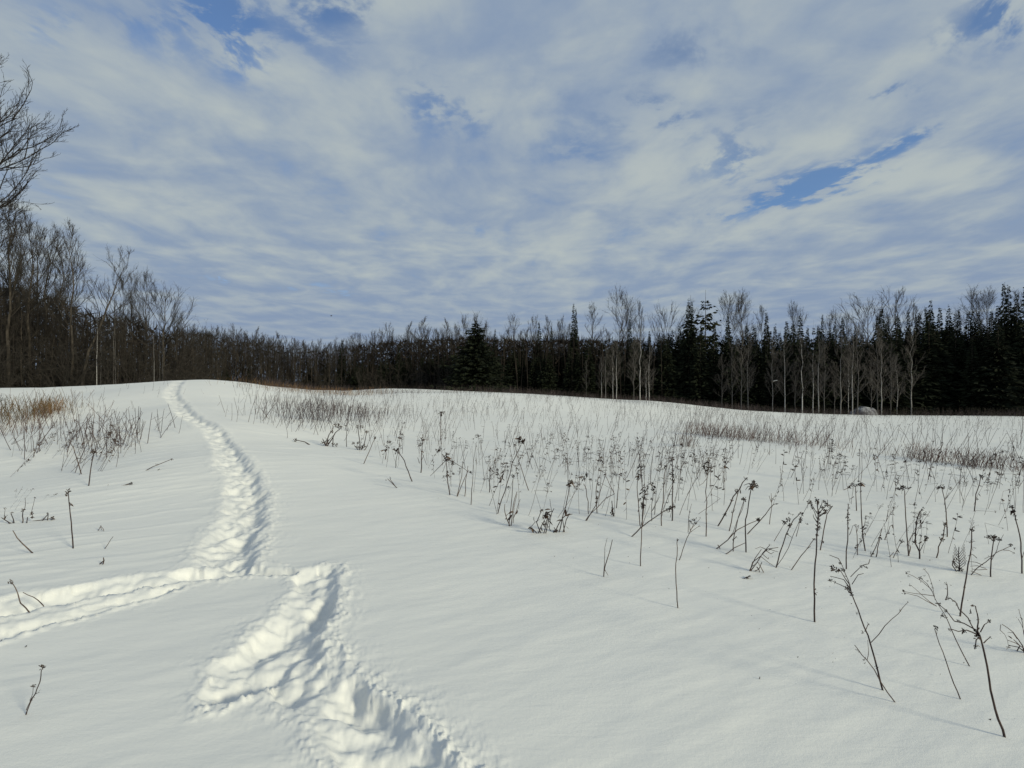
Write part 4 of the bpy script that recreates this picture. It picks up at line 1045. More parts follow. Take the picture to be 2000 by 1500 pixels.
weed('weed_tuft', 'dark clump of curled dead leaves at the front corner of the weed field', [[(1062, 1042), (1068, 1020), (1070, 1005)], [(1035, 1032), (1045, 1020), (1053, 1015)], [(1049, 1042), (1042, 1034), (1033, 1030)], [(1066, 1041), (1072, 1015), (1082, 993)], [(1052, 1040), (1058, 1026), (1064, 1015)], [(1083, 1061), (1078, 1042), (1071, 1028)], [(1056, 1040), (1048, 1020), (1058, 995)], [(1073, 1030), (1078, 1000), (1074, 975)]],
     [(1068, 1003, 6), (1064, 1010, 5), (1070, 1012, 5), (1036, 1031, 4), (1065, 1022, 4), (1058, 998, 3)], [(1065, 1005, 16), (1058, 1010, 14), (1070, 1015, 14), (1045, 1020, 12), (1052, 1030, 12), (1038, 1030, 14), (1075, 995, 12), (1064, 1030, 12), (1060, 1038, 10)], w=2.3, dark=True)
weed('weed_tuft', 'second clump with a drooping crest and one palm tipped stem above it', [[(1092, 1040), (1097, 1018), (1105, 990), (1110, 965), (1113, 945)], [(1085, 1038), (1094, 1018), (1105, 1006), (1118, 1004)], [(1100, 1038), (1106, 1015), (1112, 1003)], [(1088, 1040), (1082, 1030)], [(1102, 1036), (1098, 1010)]],
     [(1113, 943, 6), (1116, 941, 4), (1083, 1037, 4)], [(1110, 945, 14), (1114, 942, 14), (1117, 944, 12), (1105, 1008, 16), (1115, 1004, 12), (1098, 1016, 12), (1085, 1036, 12), (1103, 1028, 10)], w=2.3, dark=True)
weed('weed_stalk', 'short thick dark stub wrapped in withered leaf, by itself', [[(1199, 1009), (1197, 1000), (1196, 990), (1195, 978)]], [(1196, 1000, 4.5), (1198, 1004, 3.5), (1196, 994, 3), (1195, 980, 1.6)], [(1197, 1000, 9)], w=2.6, dark=True)
weed('weed_stalk', 'straight slim stem with a small dark star head behind the leaning stalk', [[(1292, 1028), (1292, 1000), (1296, 960), (1298, 925), (1300, 915)]], [(1300, 912, 4), (1295, 945, 2.5), (1292, 1000, 2)], w=2.2)
weed('goldenrod_stalk', 'stalk laid over to the right with a thick seedy end', [[(1233, 1049), (1250, 1032), (1268, 1018), (1290, 1003), (1305, 994), (1318, 988)], [(1250, 1032), (1256, 1010)]], [(1310, 993, 4.5), (1316, 989, 3.5), (1304, 996, 3.5), (1299, 999, 2.5), (1317, 992, 2.5)], [(1310, 994, 9), (1302, 1000, 8)], w=2.3, dark=True)
weed('goldenrod_stalk', 'upright stem with fluffy forked head left of the leafy cluster', [[(1250, 1028), (1248, 1000), (1245, 965), (1245, 940), (1249, 930)], [(1245, 940), (1254, 928)], [(1246, 1000), (1249, 990)]], [(1249, 928, 4.5), (1245, 934, 3.5), (1253, 928, 2.5)], [(1248, 930, 9)], w=2)
weed('goldenrod_stalk', 'leafy clustered stalk with two hanging plumes in the middle of the near weeds', [[(1254, 1030), (1255, 1000), (1257, 975), (1260, 962), (1265, 952)], [(1273, 1018), (1273, 985), (1277, 960), (1273, 945)], [(1272, 1000), (1280, 985), (1288, 970)]], [(1264, 952, 4), (1258, 960, 4), (1257, 972, 4), (1256, 985, 5), (1273, 945, 4), (1276, 955, 4), (1279, 962, 3), (1273, 975, 3), (1250, 975, 3)], [(1262, 953, 12), (1274, 948, 12), (1257, 968, 12), (1256, 985, 12), (1250, 976, 9)], w=2.3, dark=True)
weed('weed_tuft', 'stem bundle wrapped at the foot by straw coloured blades', [[(994, 1028), (997, 1000), (1000, 970), (1002, 935)], [(998, 1028), (1001, 1000), (1005, 975), (1010, 960)], [(1002, 1022), (1004, 990), (1010, 965)], [(995, 1025), (986, 1000), (986, 985)], [(1003, 1012), (1008, 1000), (1016, 975)], [(988, 1008), (993, 1003)]],
     [(1002, 930, 4), (1010, 925, 3), (1016, 960, 2), (988, 1013, 2), (993, 952, 3)], [(1000, 1005, 18), (1003, 1000, 16), (1006, 1005, 14), (998, 1010, 14), (1002, 930, 10)], w=2.2)
weed('goldenrod_stalk', 'very long slanting stem with drooping palm like top high in the weed field', [[(972, 1004), (980, 975), (990, 945), (1000, 905), (1010, 885), (1018, 868)], [(1018, 866), (1024, 860)], [(1018, 866), (1010, 863)]], [(1018, 858, 5), (1021, 864, 4.5), (1015, 862, 4)], [(1018, 858, 14), (1021, 862, 12), (1015, 860, 12)], w=2.2, dark=True)
weed('weed_stalk', 'stem crossing the long slanting one like an X', [[(1033, 959), (1028, 945), (1020, 920), (1013, 900), (1006, 872)]], [(1005, 870, 3), (1013, 900, 2)], w=1.9)
weed('weed_stalk', 'sharply bent broken stem making an open triangle', [[(1143, 1018), (1155, 1002), (1168, 990), (1185, 972), (1200, 965)], [(1200, 965), (1190, 945), (1182, 928), (1184, 902)], [(1146, 1016), (1165, 985), (1182, 930)]], [(1182, 928, 3), (1186, 901, 1.8), (1186, 972, 2)], w=1.9)
weed('weed_stalk', 'slim stem with nodding star head right of the broken triangle', [[(1204, 994), (1206, 970), (1208, 950), (1210, 930)]], [(1211, 926, 4), (1206, 975, 2)], w=1.9)
weed('mullein_stalk', 'stem with crusted seeds from its middle to the top, before the broken triangle', [[(1166, 1004), (1165, 985), (1164, 960), (1168, 935), (1172, 928)], [(1151, 1015), (1149, 980), (1145, 955), (1140, 945)]], [(1165, 982, 3), (1165, 972, 3), (1166, 960, 3), (1168, 945, 3), (1171, 932, 2.5), (1145, 928, 4), (1141, 935, 3), (1154, 937, 3.5)], [(1145, 928, 12), (1140, 932, 10)], w=2)
weed('goldenrod_stalk', 'big leaning stem with bent head, leftmost tall one at the field front', [[(806, 943), (798, 922), (790, 900), (781, 887), (775, 881)], [(778, 884), (780, 870), (782, 855)], [(776, 882), (768, 878)], [(773, 914), (774, 895), (777, 883)]], [(775, 881, 5), (770, 878, 3), (781, 855, 3.5), (779, 868, 2.5), (782, 848, 2.5)], [(774, 881, 10), (780, 860, 9)], w=2.2, dark=True)
weed('goldenrod_stalk', 'heavy headed stalk with leafy stem, biggest dark head at the left front of the weeds', [[(879, 969), (875, 945), (873, 925), (871, 900), (870, 893)], [(872, 896), (885, 902), (905, 914), (924, 927)], [(871, 893), (872, 885)], [(870, 900), (855, 915), (840, 930)]],
     [(870, 893, 6), (873, 887, 4), (876, 899, 4), (873, 922, 3), (873, 930, 3), (857, 880, 5), (860, 876, 3), (919, 922, 3)], [(870, 893, 13), (873, 925, 9), (858, 880, 12)], w=2.3, dark=True)
weed('weed_stalk', 'upright stem the bent side shoot of the biggest head leans on', [[(920, 985), (921, 965), (923, 945), (924, 927)]], [(924, 925, 2)], w=1.9)
weed('weed_stalk', 'pair of thin stems fanning from one spot left of the bent side shoot', [[(892, 971), (897, 950), (902, 930), (904, 905)], [(893, 970), (903, 945), (915, 918)], [(907, 975), (909, 940), (914, 910)]], [(884, 904, 4), (885, 925, 3), (904, 903, 2)], w=1.8)
weed('weed_stalk', 'stem with stacked dark clumps right of the bent side shoot', [[(956, 963), (956, 940), (957, 925), (958, 912)], [(955, 935), (945, 936)], [(957, 930), (968, 922)]], [(959, 917, 4.5), (972, 925, 4), (971, 917, 3), (960, 935, 2.5), (945, 936, 2.5)], [(972, 925, 9), (959, 917, 9)], w=2.1, dark=True)
weed('mullein_stalk', 'tall stem with crusty knot on top at the far side of the left front weeds', [[(862, 868), (861, 845), (861, 825), (862, 808)]], [(862, 806, 4.5), (862, 811, 3)], [(862, 806, 9)], w=2)
weed('goldenrod_stalk', 'stocky stalk thick with dead leaves left of the biggest dark head', [[(822, 925), (823, 900), (824, 880), (825, 858)], [(820, 905), (815, 893)], [(823, 900), (828, 888)]], [(825, 858, 4), (823, 868, 3.5), (824, 880, 2.5), (826, 850, 2.5)], [(825, 858, 12), (823, 870, 10), (822, 882, 9)], w=2.3, dark=True)
weed('weed_stalk', 'thin stick leaning right with a small bead, alone at the field\'s left margin', [[(710, 907), (716, 893), (724, 875), (732, 857)]], [(733, 855, 3.2)], w=1.8)
weed('weed_stalk', 'two fallen twigs lying together on open snow', [[(778, 956), (770, 948), (763, 941), (757, 935)], [(776, 954), (768, 944), (762, 936)]], [(754, 938, 2), (762, 934, 2)], w=1.7)
weed('weed_tuft', 'squat dark bush of weed at the left margin of the field', [[(637, 871), (639, 860), (643, 848), (650, 840)], [(636, 871), (642, 860), (652, 850)], [(641, 868), (655, 845), (668, 835)], [(610, 871), (595, 863), (577, 859)], [(612, 871), (600, 867)], [(650, 872), (651, 850)], [(636, 870), (630, 857)]],
     [(577, 860, 4), (636, 866, 4), (640, 860, 3), (648, 843, 3.5), (660, 832, 4), (655, 830, 3), (630, 865, 3), (651, 866, 3), (658, 869, 3), (665, 833, 3)], [(640, 858, 12), (650, 842, 12), (637, 866, 10)], w=2.4, dark=True)
weed('weed_tuft', 'low clump studded with seed balls right of the squat dark bush', [[(702, 879), (703, 865), (700, 845), (699, 833)], [(700, 880), (692, 870)], [(705, 880), (712, 865), (716, 845)], [(677, 873), (677, 845), (678, 822)], [(712, 879), (718, 870)]],
     [(699, 833, 3), (706, 833, 3), (716, 844, 3), (690, 866, 3), (698, 873, 3), (706, 873, 4), (700, 865, 3), (712, 872, 3), (691, 880, 2.5), (678, 840, 2.5), (675, 832, 2.5)], w=2, dark=True)
weed('weed_stalk', 'short stem with drooping crown above open snow at the field\'s margin', [[(753, 897), (754, 888), (754, 878)], [(754, 879), (748, 880), (743, 880)], [(755, 879), (758, 873)]], [(754, 879, 3), (746, 880, 2.5), (757, 873, 2.5)], [(750, 880, 8)], w=1.9)
# left of the trail
weed('weed_stalk', 'tall wavy single stem with a nodding dark head, left of the trail', [[(143, 1072), (142, 1055), (140, 1035), (138, 1010), (136, 990), (134, 970), (133, 960)], [(135, 981), (139, 985)]], [(132, 959, 4), (131, 965, 3.8), (136, 958, 2.5), (138, 985, 2.5)], [(137, 984, 8)], w=2.5, dark=True)
weed('weed_stalk', 'bare kinked stick slanting left out of the snow', [[(67, 1083), (56, 1073), (44, 1062), (33, 1050), (25, 1036)]], w=2.5)
weed('weed_stalk', 'bent stem with a small dark knob standing over the side trail', [[(59, 1198), (50, 1187), (40, 1178), (35, 1160), (30, 1148), (23, 1138)]], [(20, 1137, 4), (23, 1136, 2.5)], w=2.6)
weed('weed_stalk', 'thin bare stick lying across the side trail\'s bright bank', [[(84, 1182), (75, 1173), (65, 1166), (45, 1157)]], w=2)
weed('weed_stalk', 'tiny dark forked twig poking from smooth snow', [[(194, 1103), (199, 1098), (204, 1094)], [(201, 1102), (203, 1095), (202, 1089)]], w=2.8, dark=True)
weed('weed_stalk', 'pale straw leaning right on smooth snow', [[(204, 1073), (212, 1061), (221, 1048)]], w=1.5)
weed('weed_stalk', 'small wiry arched sprig on smooth snow', [[(190, 1039), (194, 1032), (197, 1028)], [(197, 1028), (202, 1033), (203, 1038)], [(196, 1030), (200, 1036)]], [(197, 1027, 1.5)], w=1.4)
weed('weed_tuft', 'row of short stubby weeds at the left edge of the view', [[(22, 1024), (14, 1018), (3, 1011)], [(28, 1024), (26, 1014), (22, 1003)], [(44, 1023), (44, 1008), (45, 996)], [(64, 1012), (62, 998), (68, 973)], [(52, 1024), (54, 1010)], [(8, 1014), (10, 995)], [(48, 996), (49, 972)]],
     [(20, 1023, 3.5), (10, 993, 2.5), (11, 1008, 2.5), (46, 996, 3), (68, 972, 2), (62, 1003, 3), (22, 1002, 2.5), (63, 1010, 3)], [(46, 996, 7), (63, 1005, 9), (11, 1008, 8)], w=2.2, dark=True)
weed('weed_stalk', 'stem lying flat on the snow with a dark knob at its end', [[(56, 1019), (70, 1017), (85, 1015), (103, 1012)], [(84, 1015), (94, 1004), (92, 1001)], [(93, 1014), (94, 1003)]], [(103, 1012, 3.5), (100, 1014, 2.5), (84, 1014, 2), (93, 1003, 2)], w=1.8, dark=True)
weed('weed_stalk', 'small forked weed with a dark cup shaped head in the nearest open snow', [[(50, 1399), (55, 1383), (63, 1364), (72, 1346), (78, 1332), (80, 1320), (81, 1308)], [(51, 1387), (58, 1372), (64, 1355), (65, 1340)], [(68, 1356), (77, 1352)], [(65, 1340), (71, 1342)]], [(83, 1303, 4.5), (64, 1340, 3.5), (62, 1365, 3), (82, 1300, 3)], [(65, 1340, 8), (75, 1354, 8)], w=2.4, dark=True)
weed('fallen_twig', 'dark bowed twig with hanging beads lying at the left edge', [[(30, 1252), (15, 1254), (0, 1253), (-20, 1250)], [(20, 1253), (20, 1260)], [(3, 1254), (3, 1262)]], [(20, 1258, 2.2), (3, 1260, 2.5), (31, 1250, 2)], w=2.4, dark=True, cat='twig')
weed('fallen_leaf', 'single reddish dead leaf on the snow near the bowed twig', [[(48, 1264), (52, 1262)]], [(51, 1263, 2.5)], [(49, 1264, 9)], w=1.2, cat='leaf')
weed('fallen_leaf', 'small curled brown sprig lying before the bent clump', [[(1452, 1131), (1458, 1127), (1466, 1126)], [(1460, 1127), (1458, 1131)]], [(1459, 1128, 3), (1453, 1130, 2)], [(1458, 1129, 12), (1462, 1127, 10)], w=1.6, cat='leaf')
weed('fallen_twig', 'tiny stub of straw alone in the empty near snow', [[(1483, 1328), (1484, 1322)]], w=2.2, cat='twig')
weed('weed_stalk', 'long thin stem laid almost flat, pointing at the trail', [[(278, 922), (292, 915), (308, 908), (325, 901), (337, 896)], [(297, 926), (312, 916)]], [(336, 897, 2.5), (306, 908, 2)], w=1.8)
weed('weed_stalk', 'stem stretched flat on the snow below the left weed patch', [[(210, 954), (228, 950), (245, 947), (258, 945)], [(245, 947), (258, 942)]], [(257, 944, 3), (247, 947, 2.5)], w=1.8)
weed('weed_stalk', 'leaning weed with dark drooping cap, front of the left weed patch', [[(173, 951), (176, 925), (180, 900), (184, 882)], [(184, 882), (177, 884)], [(184, 881), (191, 884)]], [(184, 881, 4), (179, 884, 3)], [(184, 881, 9)], w=2.2, dark=True)
weed('weed_stalk', 'stem bent sharply left at the front of the left weed patch', [[(159, 927), (155, 912), (150, 895), (144, 875), (133, 862)], [(150, 895), (140, 905)], [(150, 895), (168, 898)]], [(150, 895, 2)], w=2)

# ------------------------------------------------------------------ procedural weeds: a few plants of each kind, repeated
def proc_weed(seed, kind, h=.65, t=.0028):
    rs = np.random.default_rng(seed); st = Geo(); hd = Geo(); 
    lean = rs.normal(size=2) * .10
    d = norm(np.array([lean[0], lean[1], 1]))
    if kind == 'bent':
        p1, dd = limb(np.array([0, 0, -.05]), d, h * .7, 3, rs, 0, .04)
        az = rs.random() * 6.28
        p2, _ = limb(p1[-1], norm(np.array([math.cos(az), math.sin(az), rs.uniform(-.6, .2)])), h * .45, 2, rs, 0, .05)
        st.line(p1, t, t * .8); st.line(p2, t * .8, t * .5); tuft(hd, p2[-1], .022, rs, 6)
        return st, hd
    p, dd = limb(np.array([0, 0, -.05]), d, h, 5, rs, .02, .05)
    st.line(p, t, t * .6)
    if kind == 'plume':
        for j in range(5):
            az = rs.random() * 6.28; q = p[-1] - (p[-1] - p[-2]) * rs.random() * 1.3
            b, _ = limb(q, norm(np.array([math.cos(az), math.sin(az), .5])), h * .12, 3, rs, -.25, .1)
            st.line(b, t * .5, t * .35)
            for m in b[1:]: tuft(hd, m, .016, rs, 4)
        tuft(hd, p[-1], .03, rs, 10)
    elif kind == 'umbel':
        for j in range(6):
            q = p[-2] + (p[-1] - p[-2]) * rs.random() * .6
            e = q + norm(np.array([rs.normal() * .6, rs.normal() * .6, 1])) * h * rs.uniform(.12, .24)
            st.seg(q, e, t * .5, t * .35); tuft(hd, e, .014, rs, 5)
    elif kind == 'spike':
        for j in range(8):
            q = p[3] + (p[5] - p[3]) * j / 7 + rs.normal(size=3) * .005; tuft(hd, q, .014, rs, 4)
    elif kind == 'leafy':
        for j in range(7):
            f = rs.uniform(.25, 1) * 5; i = min(int(f), 4); q = p[i] + (p[i + 1] - p[i]) * (f - i)
            curl(hd, q, rand_unit(rs), h * .10, h * .016, rs, 3)
        tuft(hd, p[-1], .024, rs, 8)
    else:
        tuft(hd, p[-1], .015, rs, 5)
    return st, hd
KINDS_ = ['plume', 'umbel', 'spike', 'leafy', 'bent', 'plain', 'plume', 'leafy']
WV = []
for i in range(20):
    k = KINDS_[i % len(KINDS_)]
    st, hd = proc_weed(900 + i, k)
    WV.append((k, st.mesh('stem_' + k, M_STALK if i % 3 else M_STALK_DARK, 4), hd.mesh('head_' + k, M_HEAD)))
NM = dict(plume='goldenrod_stalk', umbel='aster_stalk', spike='mullein_stalk', leafy='goldenrod_stalk', bent='broken_stalk', plain='weed_stalk')
DESC = dict(plume='goldenrod with drooping plume', umbel='aster with tiny heads', spike='stalk lined with seeds', leafy='stalk with curled leaves', bent='stalk snapped over', plain='stalk with dark tip')
PW = np.random.default_rng(17)
WM = {'below the brown tuft line': ('above', [(1600, 'the bushy topped goldenrod'), (1656, 'the catkin spike'), (1690, 'the nodding stem'), (1767, 'the T shaped top'), (1805, 'the candelabra stalk'), (1850, 'the flat capped stem'), (1941, 'the flat topped yarrow'), (1992, 'the bowed goldenrod')]),
      'near the ball topped goldenrod': ('near', [(1254, 'the leafy clustered stalk'), (1292, 'the star headed stem'), (1313, 'the seed shaggy stem'), (1380, 'the ball topped goldenrod'), (1424, 'the palm tufted stem')]),
      'above the dark clumps': ('above', [(1005, 'the straw wrapped bundle'), (1060, 'the first dark clump'), (1100, 'the second dark clump'), (1165, 'the broken triangle stem'), (1230, 'the leafy clustered stalk')])}
def place_weed(px, row, hpx, where, grp, lean=None):
    if where in WM:
        where = WM[where][0] + ' ' + min(WM[where][1], key=lambda q: abs(q[0] - px))[1]
    x, Z, z = ground(px, row); z = Hs(x, Z)
    i = PW.integers(0, len(WV)); k, ms, mh = WV[i]
    s = hpx / F * Z / .65
    root = bpy.data.objects.new(NM[k], None); COL.objects.link(root)
    root.location = (x, Z, z); root.empty_display_size = .1
    la = PW.normal() * .13 if lean is None else lean + PW.normal() * .18
    root.rotation_mode = 'QUATERNION'
    root.rotation_quaternion = (Matrix.Rotation(la, 4, 'Y') @ Matrix.Rotation(PW.normal() * .12, 4, 'X') @ Matrix.Rotation(PW.random() * 6.28, 4, 'Z')).to_quaternion()
    root.scale = (s, s, s)
    lw = 'upright' if abs(la) < .1 else 'right leaning' if la > 0 else 'left leaning'; hw = 'tall' if hpx > 52 else 'short' if hpx < 38 else 'middling'
    root['label'] = f'{hw} {lw} {DESC[k]} {where}'; root['category'] = 'plant'; root['group'] = dict(plume='plumed goldenrods', umbel='asters', spike='seedy stalks', leafy='leafy stalks', bent='snapped stalks', plain='plain stalks')[k] + ' ' + grp
    put('stem', ms, root); put('seed_head', mh, root)
def zone(n, pts, hlo, hhi, where, grp, lean=None, seed=0):
    """n stalks inside a polygon given by where its corners are seen"""
    rs = np.random.default_rng(seed); P = np.array(pts, float); k = 0; c = 0
    while k < n and c < n * 60:
        c += 1
        x = rs.uniform(P[:, 0].min(), P[:, 0].max()); y = rs.uniform(P[:, 1].min(), P[:, 1].max())
        ins = False; j = len(P) - 1
        for i in range(len(P)):
            if (P[i, 1] > y) != (P[j, 1] > y) and x < (P[j, 0] - P[i, 0]) * (y - P[i, 1]) / (P[j, 1] - P[i, 1]) + P[i, 0]: ins = not ins
            j = i
        if not ins: continue
        place_weed(x, y, rs.uniform(hlo, hhi) * (.6 + .5 * (y - 850) / 150 if y > 850 else .6), where, grp, lean)
        k += 1
zone(44, [(880, 965), (1000, 1020), (1150, 1010), (1230, 1020), (1230, 940), (1000, 930), (880, 930)], 60, 100, 'near the two dark clumps', 'around the two dark clumps', .12, 1)
zone(46, [(700, 900), (880, 965), (1000, 960), (1000, 900), (850, 870), (700, 870)], 45, 80, 'at the field\'s left front margin', 'at the left front margin', .05, 2)
zone(48, [(1240, 1020), (1420, 1000), (1420, 930), (1240, 930)], 60, 100, 'near the ball topped goldenrod', 'around the ball topped stem', .15, 3)
zone(18, [(1500, 1000), (1640, 990), (1640, 930), (1500, 930)], 45, 80, 'behind the tallest upright goldenrod', 'behind the tallest goldenrod', .25, 4)
zone(84, [(1600, 980), (1760, 1000), (2010, 1010), (2010, 930), (1600, 920)], 50, 90, 'below the brown tuft line', 'below the brown tuft line', .12, 5)
zone(80, [(1000, 930), (1240, 940), (1240, 885), (1000, 880)], 45, 75, 'above the dark clumps', 'above the dark clumps', .12, 6)
zone(64, [(1240, 930), (1500, 930), (1500, 885), (1240, 885)], 40, 70, 'below the tuft island', 'below the tuft island', .2, 7)
zone(26, [(1640, 1110), (1850, 1120), (2000, 1120), (2000, 1020), (1640, 1020)], 40, 75, 'near the candelabra shaped stalk', 'around the candelabra stalk', .2, 8)
zone(38, [(140, 940), (230, 920), (265, 880), (265, 850), (200, 850), (90, 900)], 60, 110, 'in the patch left of the trail', 'in the patch left of the trail', .45, 9)
zone(26, [(0, 940), (90, 920), (150, 870), (150, 845), (0, 860)], 50, 90, 'below the rusty bush', 'below the rusty bush', .5, 10)
zone(10, [(20, 1000), (110, 985), (230, 960), (100, 950), (0, 970)], 15, 40, 'low on the snow below the left patch', 'low on the snow', .6, 11)

# ------------------------------------------------------------------ uncountable weeds further off, one mass per place
def weed_arrays(seed, n, hr, tw, headp=.7, leanx=.15, lsd=.22, seg=3):
    out = []
    for i in range(n):
        rs = np.random.default_rng(seed * 100 + i); g = Geo()
        h = 1.0
        d = norm(np.array([leanx + rs.normal() * lsd, rs.normal() * lsd, 1]))
        p, _ = limb(np.array([0, 0, -.05]), d, h, seg, rs, 0, .07)
        g.line(p, tw, tw * .6)
        if rs.random() < headp:
            for j in range(rs.integers(1, 4)):
                tuft(g, p[-1] + rs.normal(size=3) * .05, .05, rs, 2)
        if rs.random() < .4:
            q = p[seg - 1]; g.seg(q, q + norm(rand_unit(rs) + np.array([0, 0, .6])) * .3, tw * .6, tw * .5)
        out.append(g.arrays(3))
    return out
def scatter(name, pts, hts, variants, m, label, seed=0):
    rs = np.random.default_rng(seed); Vs = []; Ts = []; off = 0
    z = H(pts[:, 0], pts[:, 1]); which = rs.integers(0, len(variants), len(pts)); ang = rs.normal(size=len(pts)) * .8
    for v in range(len(variants)):
        k = np.nonzero(which == v)[0]
        if not len(k): continue
        V, T = variants[v]
        c = np.cos(ang[k])[:, None]; s = np.sin(ang[k])[:, None]; h = hts[k][:, None]
        X = (V[:, 0] * c - V[:, 1] * s) * h + pts[k, 0:1]; Y = (V[:, 0] * s + V[:, 1] * c) * h + pts[k, 1:2]; Z = V[:, 2] * h + z[k][:, None]
        W = np.stack([X, Y, Z], -1).reshape(-1, 3)
        Tt = (T[None] + (np.arange(len(k)) * len(V))[:, None, None]).reshape(-1, 3) + off
        Vs.append(W); Ts.append(Tt); off += len(W)
    put(name, new_mesh(name, np.concatenate(Vs), Ft=np.concatenate(Ts), m=m), label=label, kind='stuff')
def world_pts(n, pxr, Zr, seed, keep):
    """points spread evenly over the ground within a sector, kept where the field is weedy"""
    rs = np.random.default_rng(seed); out = []
    while len(out) < n:
        Z = math.sqrt(rs.uniform(Zr[0] ** 2, Zr[1] ** 2)); px = rs.uniform(*pxr)
        x = (px - 1000) / F * Z
        if keep(px, x, Z, rs): out.append((x, Z))
    return np.array(out)
_rows = {}
def row_of(px, x, Z):
    return HOR - (HZ2(x, Z) - CAM_H) / Z * F
_hx = np.linspace(-75, 85, 161); _hy = np.linspace(2, 62, 121); _HG = H(*np.meshgrid(_hx, _hy))
def HZ2(x, y):
    fx = min(max((x + 75), 0), 159.99); fy = min(max((y - 2) * 2, 0), 119.99); i = int(fy); j = int(fx); fx -= j; fy -= i
    return float((_HG[i, j] * (1 - fx) + _HG[i, j + 1] * fx) * (1 - fy) + (_HG[i + 1, j] * (1 - fx) + _HG[i + 1, j + 1] * fx) * fy)
LIM = ([455, 520, 580, 640, 700, 800, 880, 1000, 1100, 1250, 1400, 1600, 2200], [765, 800, 835, 850, 868, 900, 925, 950, 958, 960, 960, 962, 965])
def keep_field(px, x, Z, rs):
    r = row_of(px, x, Z)
    lim = np.interp(px, *LIM) + rs.normal() * 7
    if r > lim or r < 752: return False
    p = .62 + .5 * vnoise(np.array([x * .45]), np.array([Z * .45]), 3)[0] + .35 * vnoise(np.array([x * .12]), np.array([Z * .12]), 9)[0]
    if 1500 < px < 1800 and r < 842: p *= .65
    if px > 1700 and 815 < r < 860: p *= .35
    if 620 < px < 760 and r < 860: p *= 1.2
    return rs.random() < p
fv = weed_arrays(3, 14, (1, 1), .0088, .7, .20, .25, 2)
pts = world_pts(6600, (455, 2250), (8.0, 50), 21, keep_field)
scatter('field_weeds', pts, np.random.default_rng(2).uniform(.28, .66, len(pts)), fv, M_FIELD, 'thousands of thin dry weed stems standing across the snowy field', 1)

def clump_pts(rows, n, seed, spread):
    """tufts strung along a line seen at (px, row)"""
    rs = np.random.default_rng(seed); out = []
    R_ = np.array(rows, float)
    for i in range(n):
        f = rs.random() * (len(R_) - 1); j = int(f); q = R_[j] + (R_[j + 1] - R_[j]) * (f - j)
        x, Z, _ = ground(q[0] + rs.normal() * 3, q[1])
        out.append((x + rs.normal() * spread, Z + rs.normal() * spread * 1.3))
    return np.array(out)
tv = weed_arrays(5, 10, (1, 1), .010, .35, .05, .30)
def clump(name, rows, n, hr, m, label, seed, spread=.3):
    p = clump_pts(rows, n, seed, spread)
    scatter(name, p, np.random.default_rng(seed).uniform(*hr, len(p)), tv, m, label, seed)
clump('brown_weeds', [(1335, 846), (1370, 850), (1410, 854), (1450, 858), (1500, 862)], 460, (.18, .55), M_PURPLE, 'island of dense purple brown weeds in mid field', 51, .35)
clump('brown_weeds', [(1500, 862), (1560, 868), (1640, 880)], 200, (.15, .5), M_PURPLE, 'thinning tail of the brown weed island', 52, .5)
clump('brown_weeds', [(1755, 890), (1800, 898), (1840, 900), (1880, 908), (1920, 912), (1960, 915), (2020, 916)], 430, (.12, .45), M_PURPLE, 'long line of dark brown tufts crossing the right of the field', 53, .22)
clump('brown_weeds', [(1336, 872), (1345, 872)], 60, (.2, .45), M_PURPLE, 'small brown tuft before the weed island', 54, .15)
clump('brown_weeds', [(560, 818), (600, 824), (660, 820), (710, 812), (640, 800), (560, 797)], 620, (.3, .7), M_FIELD, 'dense grey brown weeds at the upper left of the field', 55, .85)
clump('rusty_grass', [(500, 757), (560, 763), (600, 766), (640, 765)], 420, (.22, .5), M_RUST, 'orange brown grass strip in the dip before the far wood', 56, 1.0)
clump('rusty_grass', [(655, 770), (690, 772), (730, 772)], 200, (.25, .6), M_RUST, 'second rusty grass patch on the near edge of the dip', 57, .7)
clump('rusty_grass', [(0, 830), (30, 824), (55, 818), (80, 812), (50, 806), (10, 812)], 420, (.25, .75), M_OLIVE, 'tangled olive and rust coloured bushy grass at the left edge', 58, .55)
clump('rusty_grass', [(88, 806), (100, 806)], 130, (.3, .6), M_RUST, 'small rust orange tuft at the side of the olive bush', 63, .22)
clump('brown_weeds', [(0, 850), (40, 845), (90, 838), (110, 826), (90, 800), (50, 790)], 190, (.2, .7), M_PURPLE, 'brown weeds spreading from the rusty bush', 59, .7)
clump('field_weeds', [(120, 762), (200, 758), (90, 775), (150, 800), (190, 805)], 60, (.2, .5), M_FIELD, 'sparse thin weeds on the left slope below the wood', 60, 1.6)
clump('field_weeds', [(120, 870), (160, 850), (200, 860), (250, 870), (270, 840), (220, 900)], 130, (.3, .75), M_FIELD, 'thin weeds filling the patch left of the trail', 61, .42)
# the belt of weeds where the field meets the wood
rs = np.random.default_rng(8); ep = []
for i in range(3400):
    px = rs.uniform(420, 2250); Z = edge_depth(px) - rs.uniform(-1, 9); ep.append(((px - 1000) / F * Z, Z))
ep = np.array(ep)
scatter('edge_weeds', ep, rs.uniform(.35, .95, len(ep)), weed_arrays(6, 10, (1, 1), .014, .9, .05, .25, 2), M_EDGE, 'dark belt of tall dead weeds where the field meets the wood', 62)

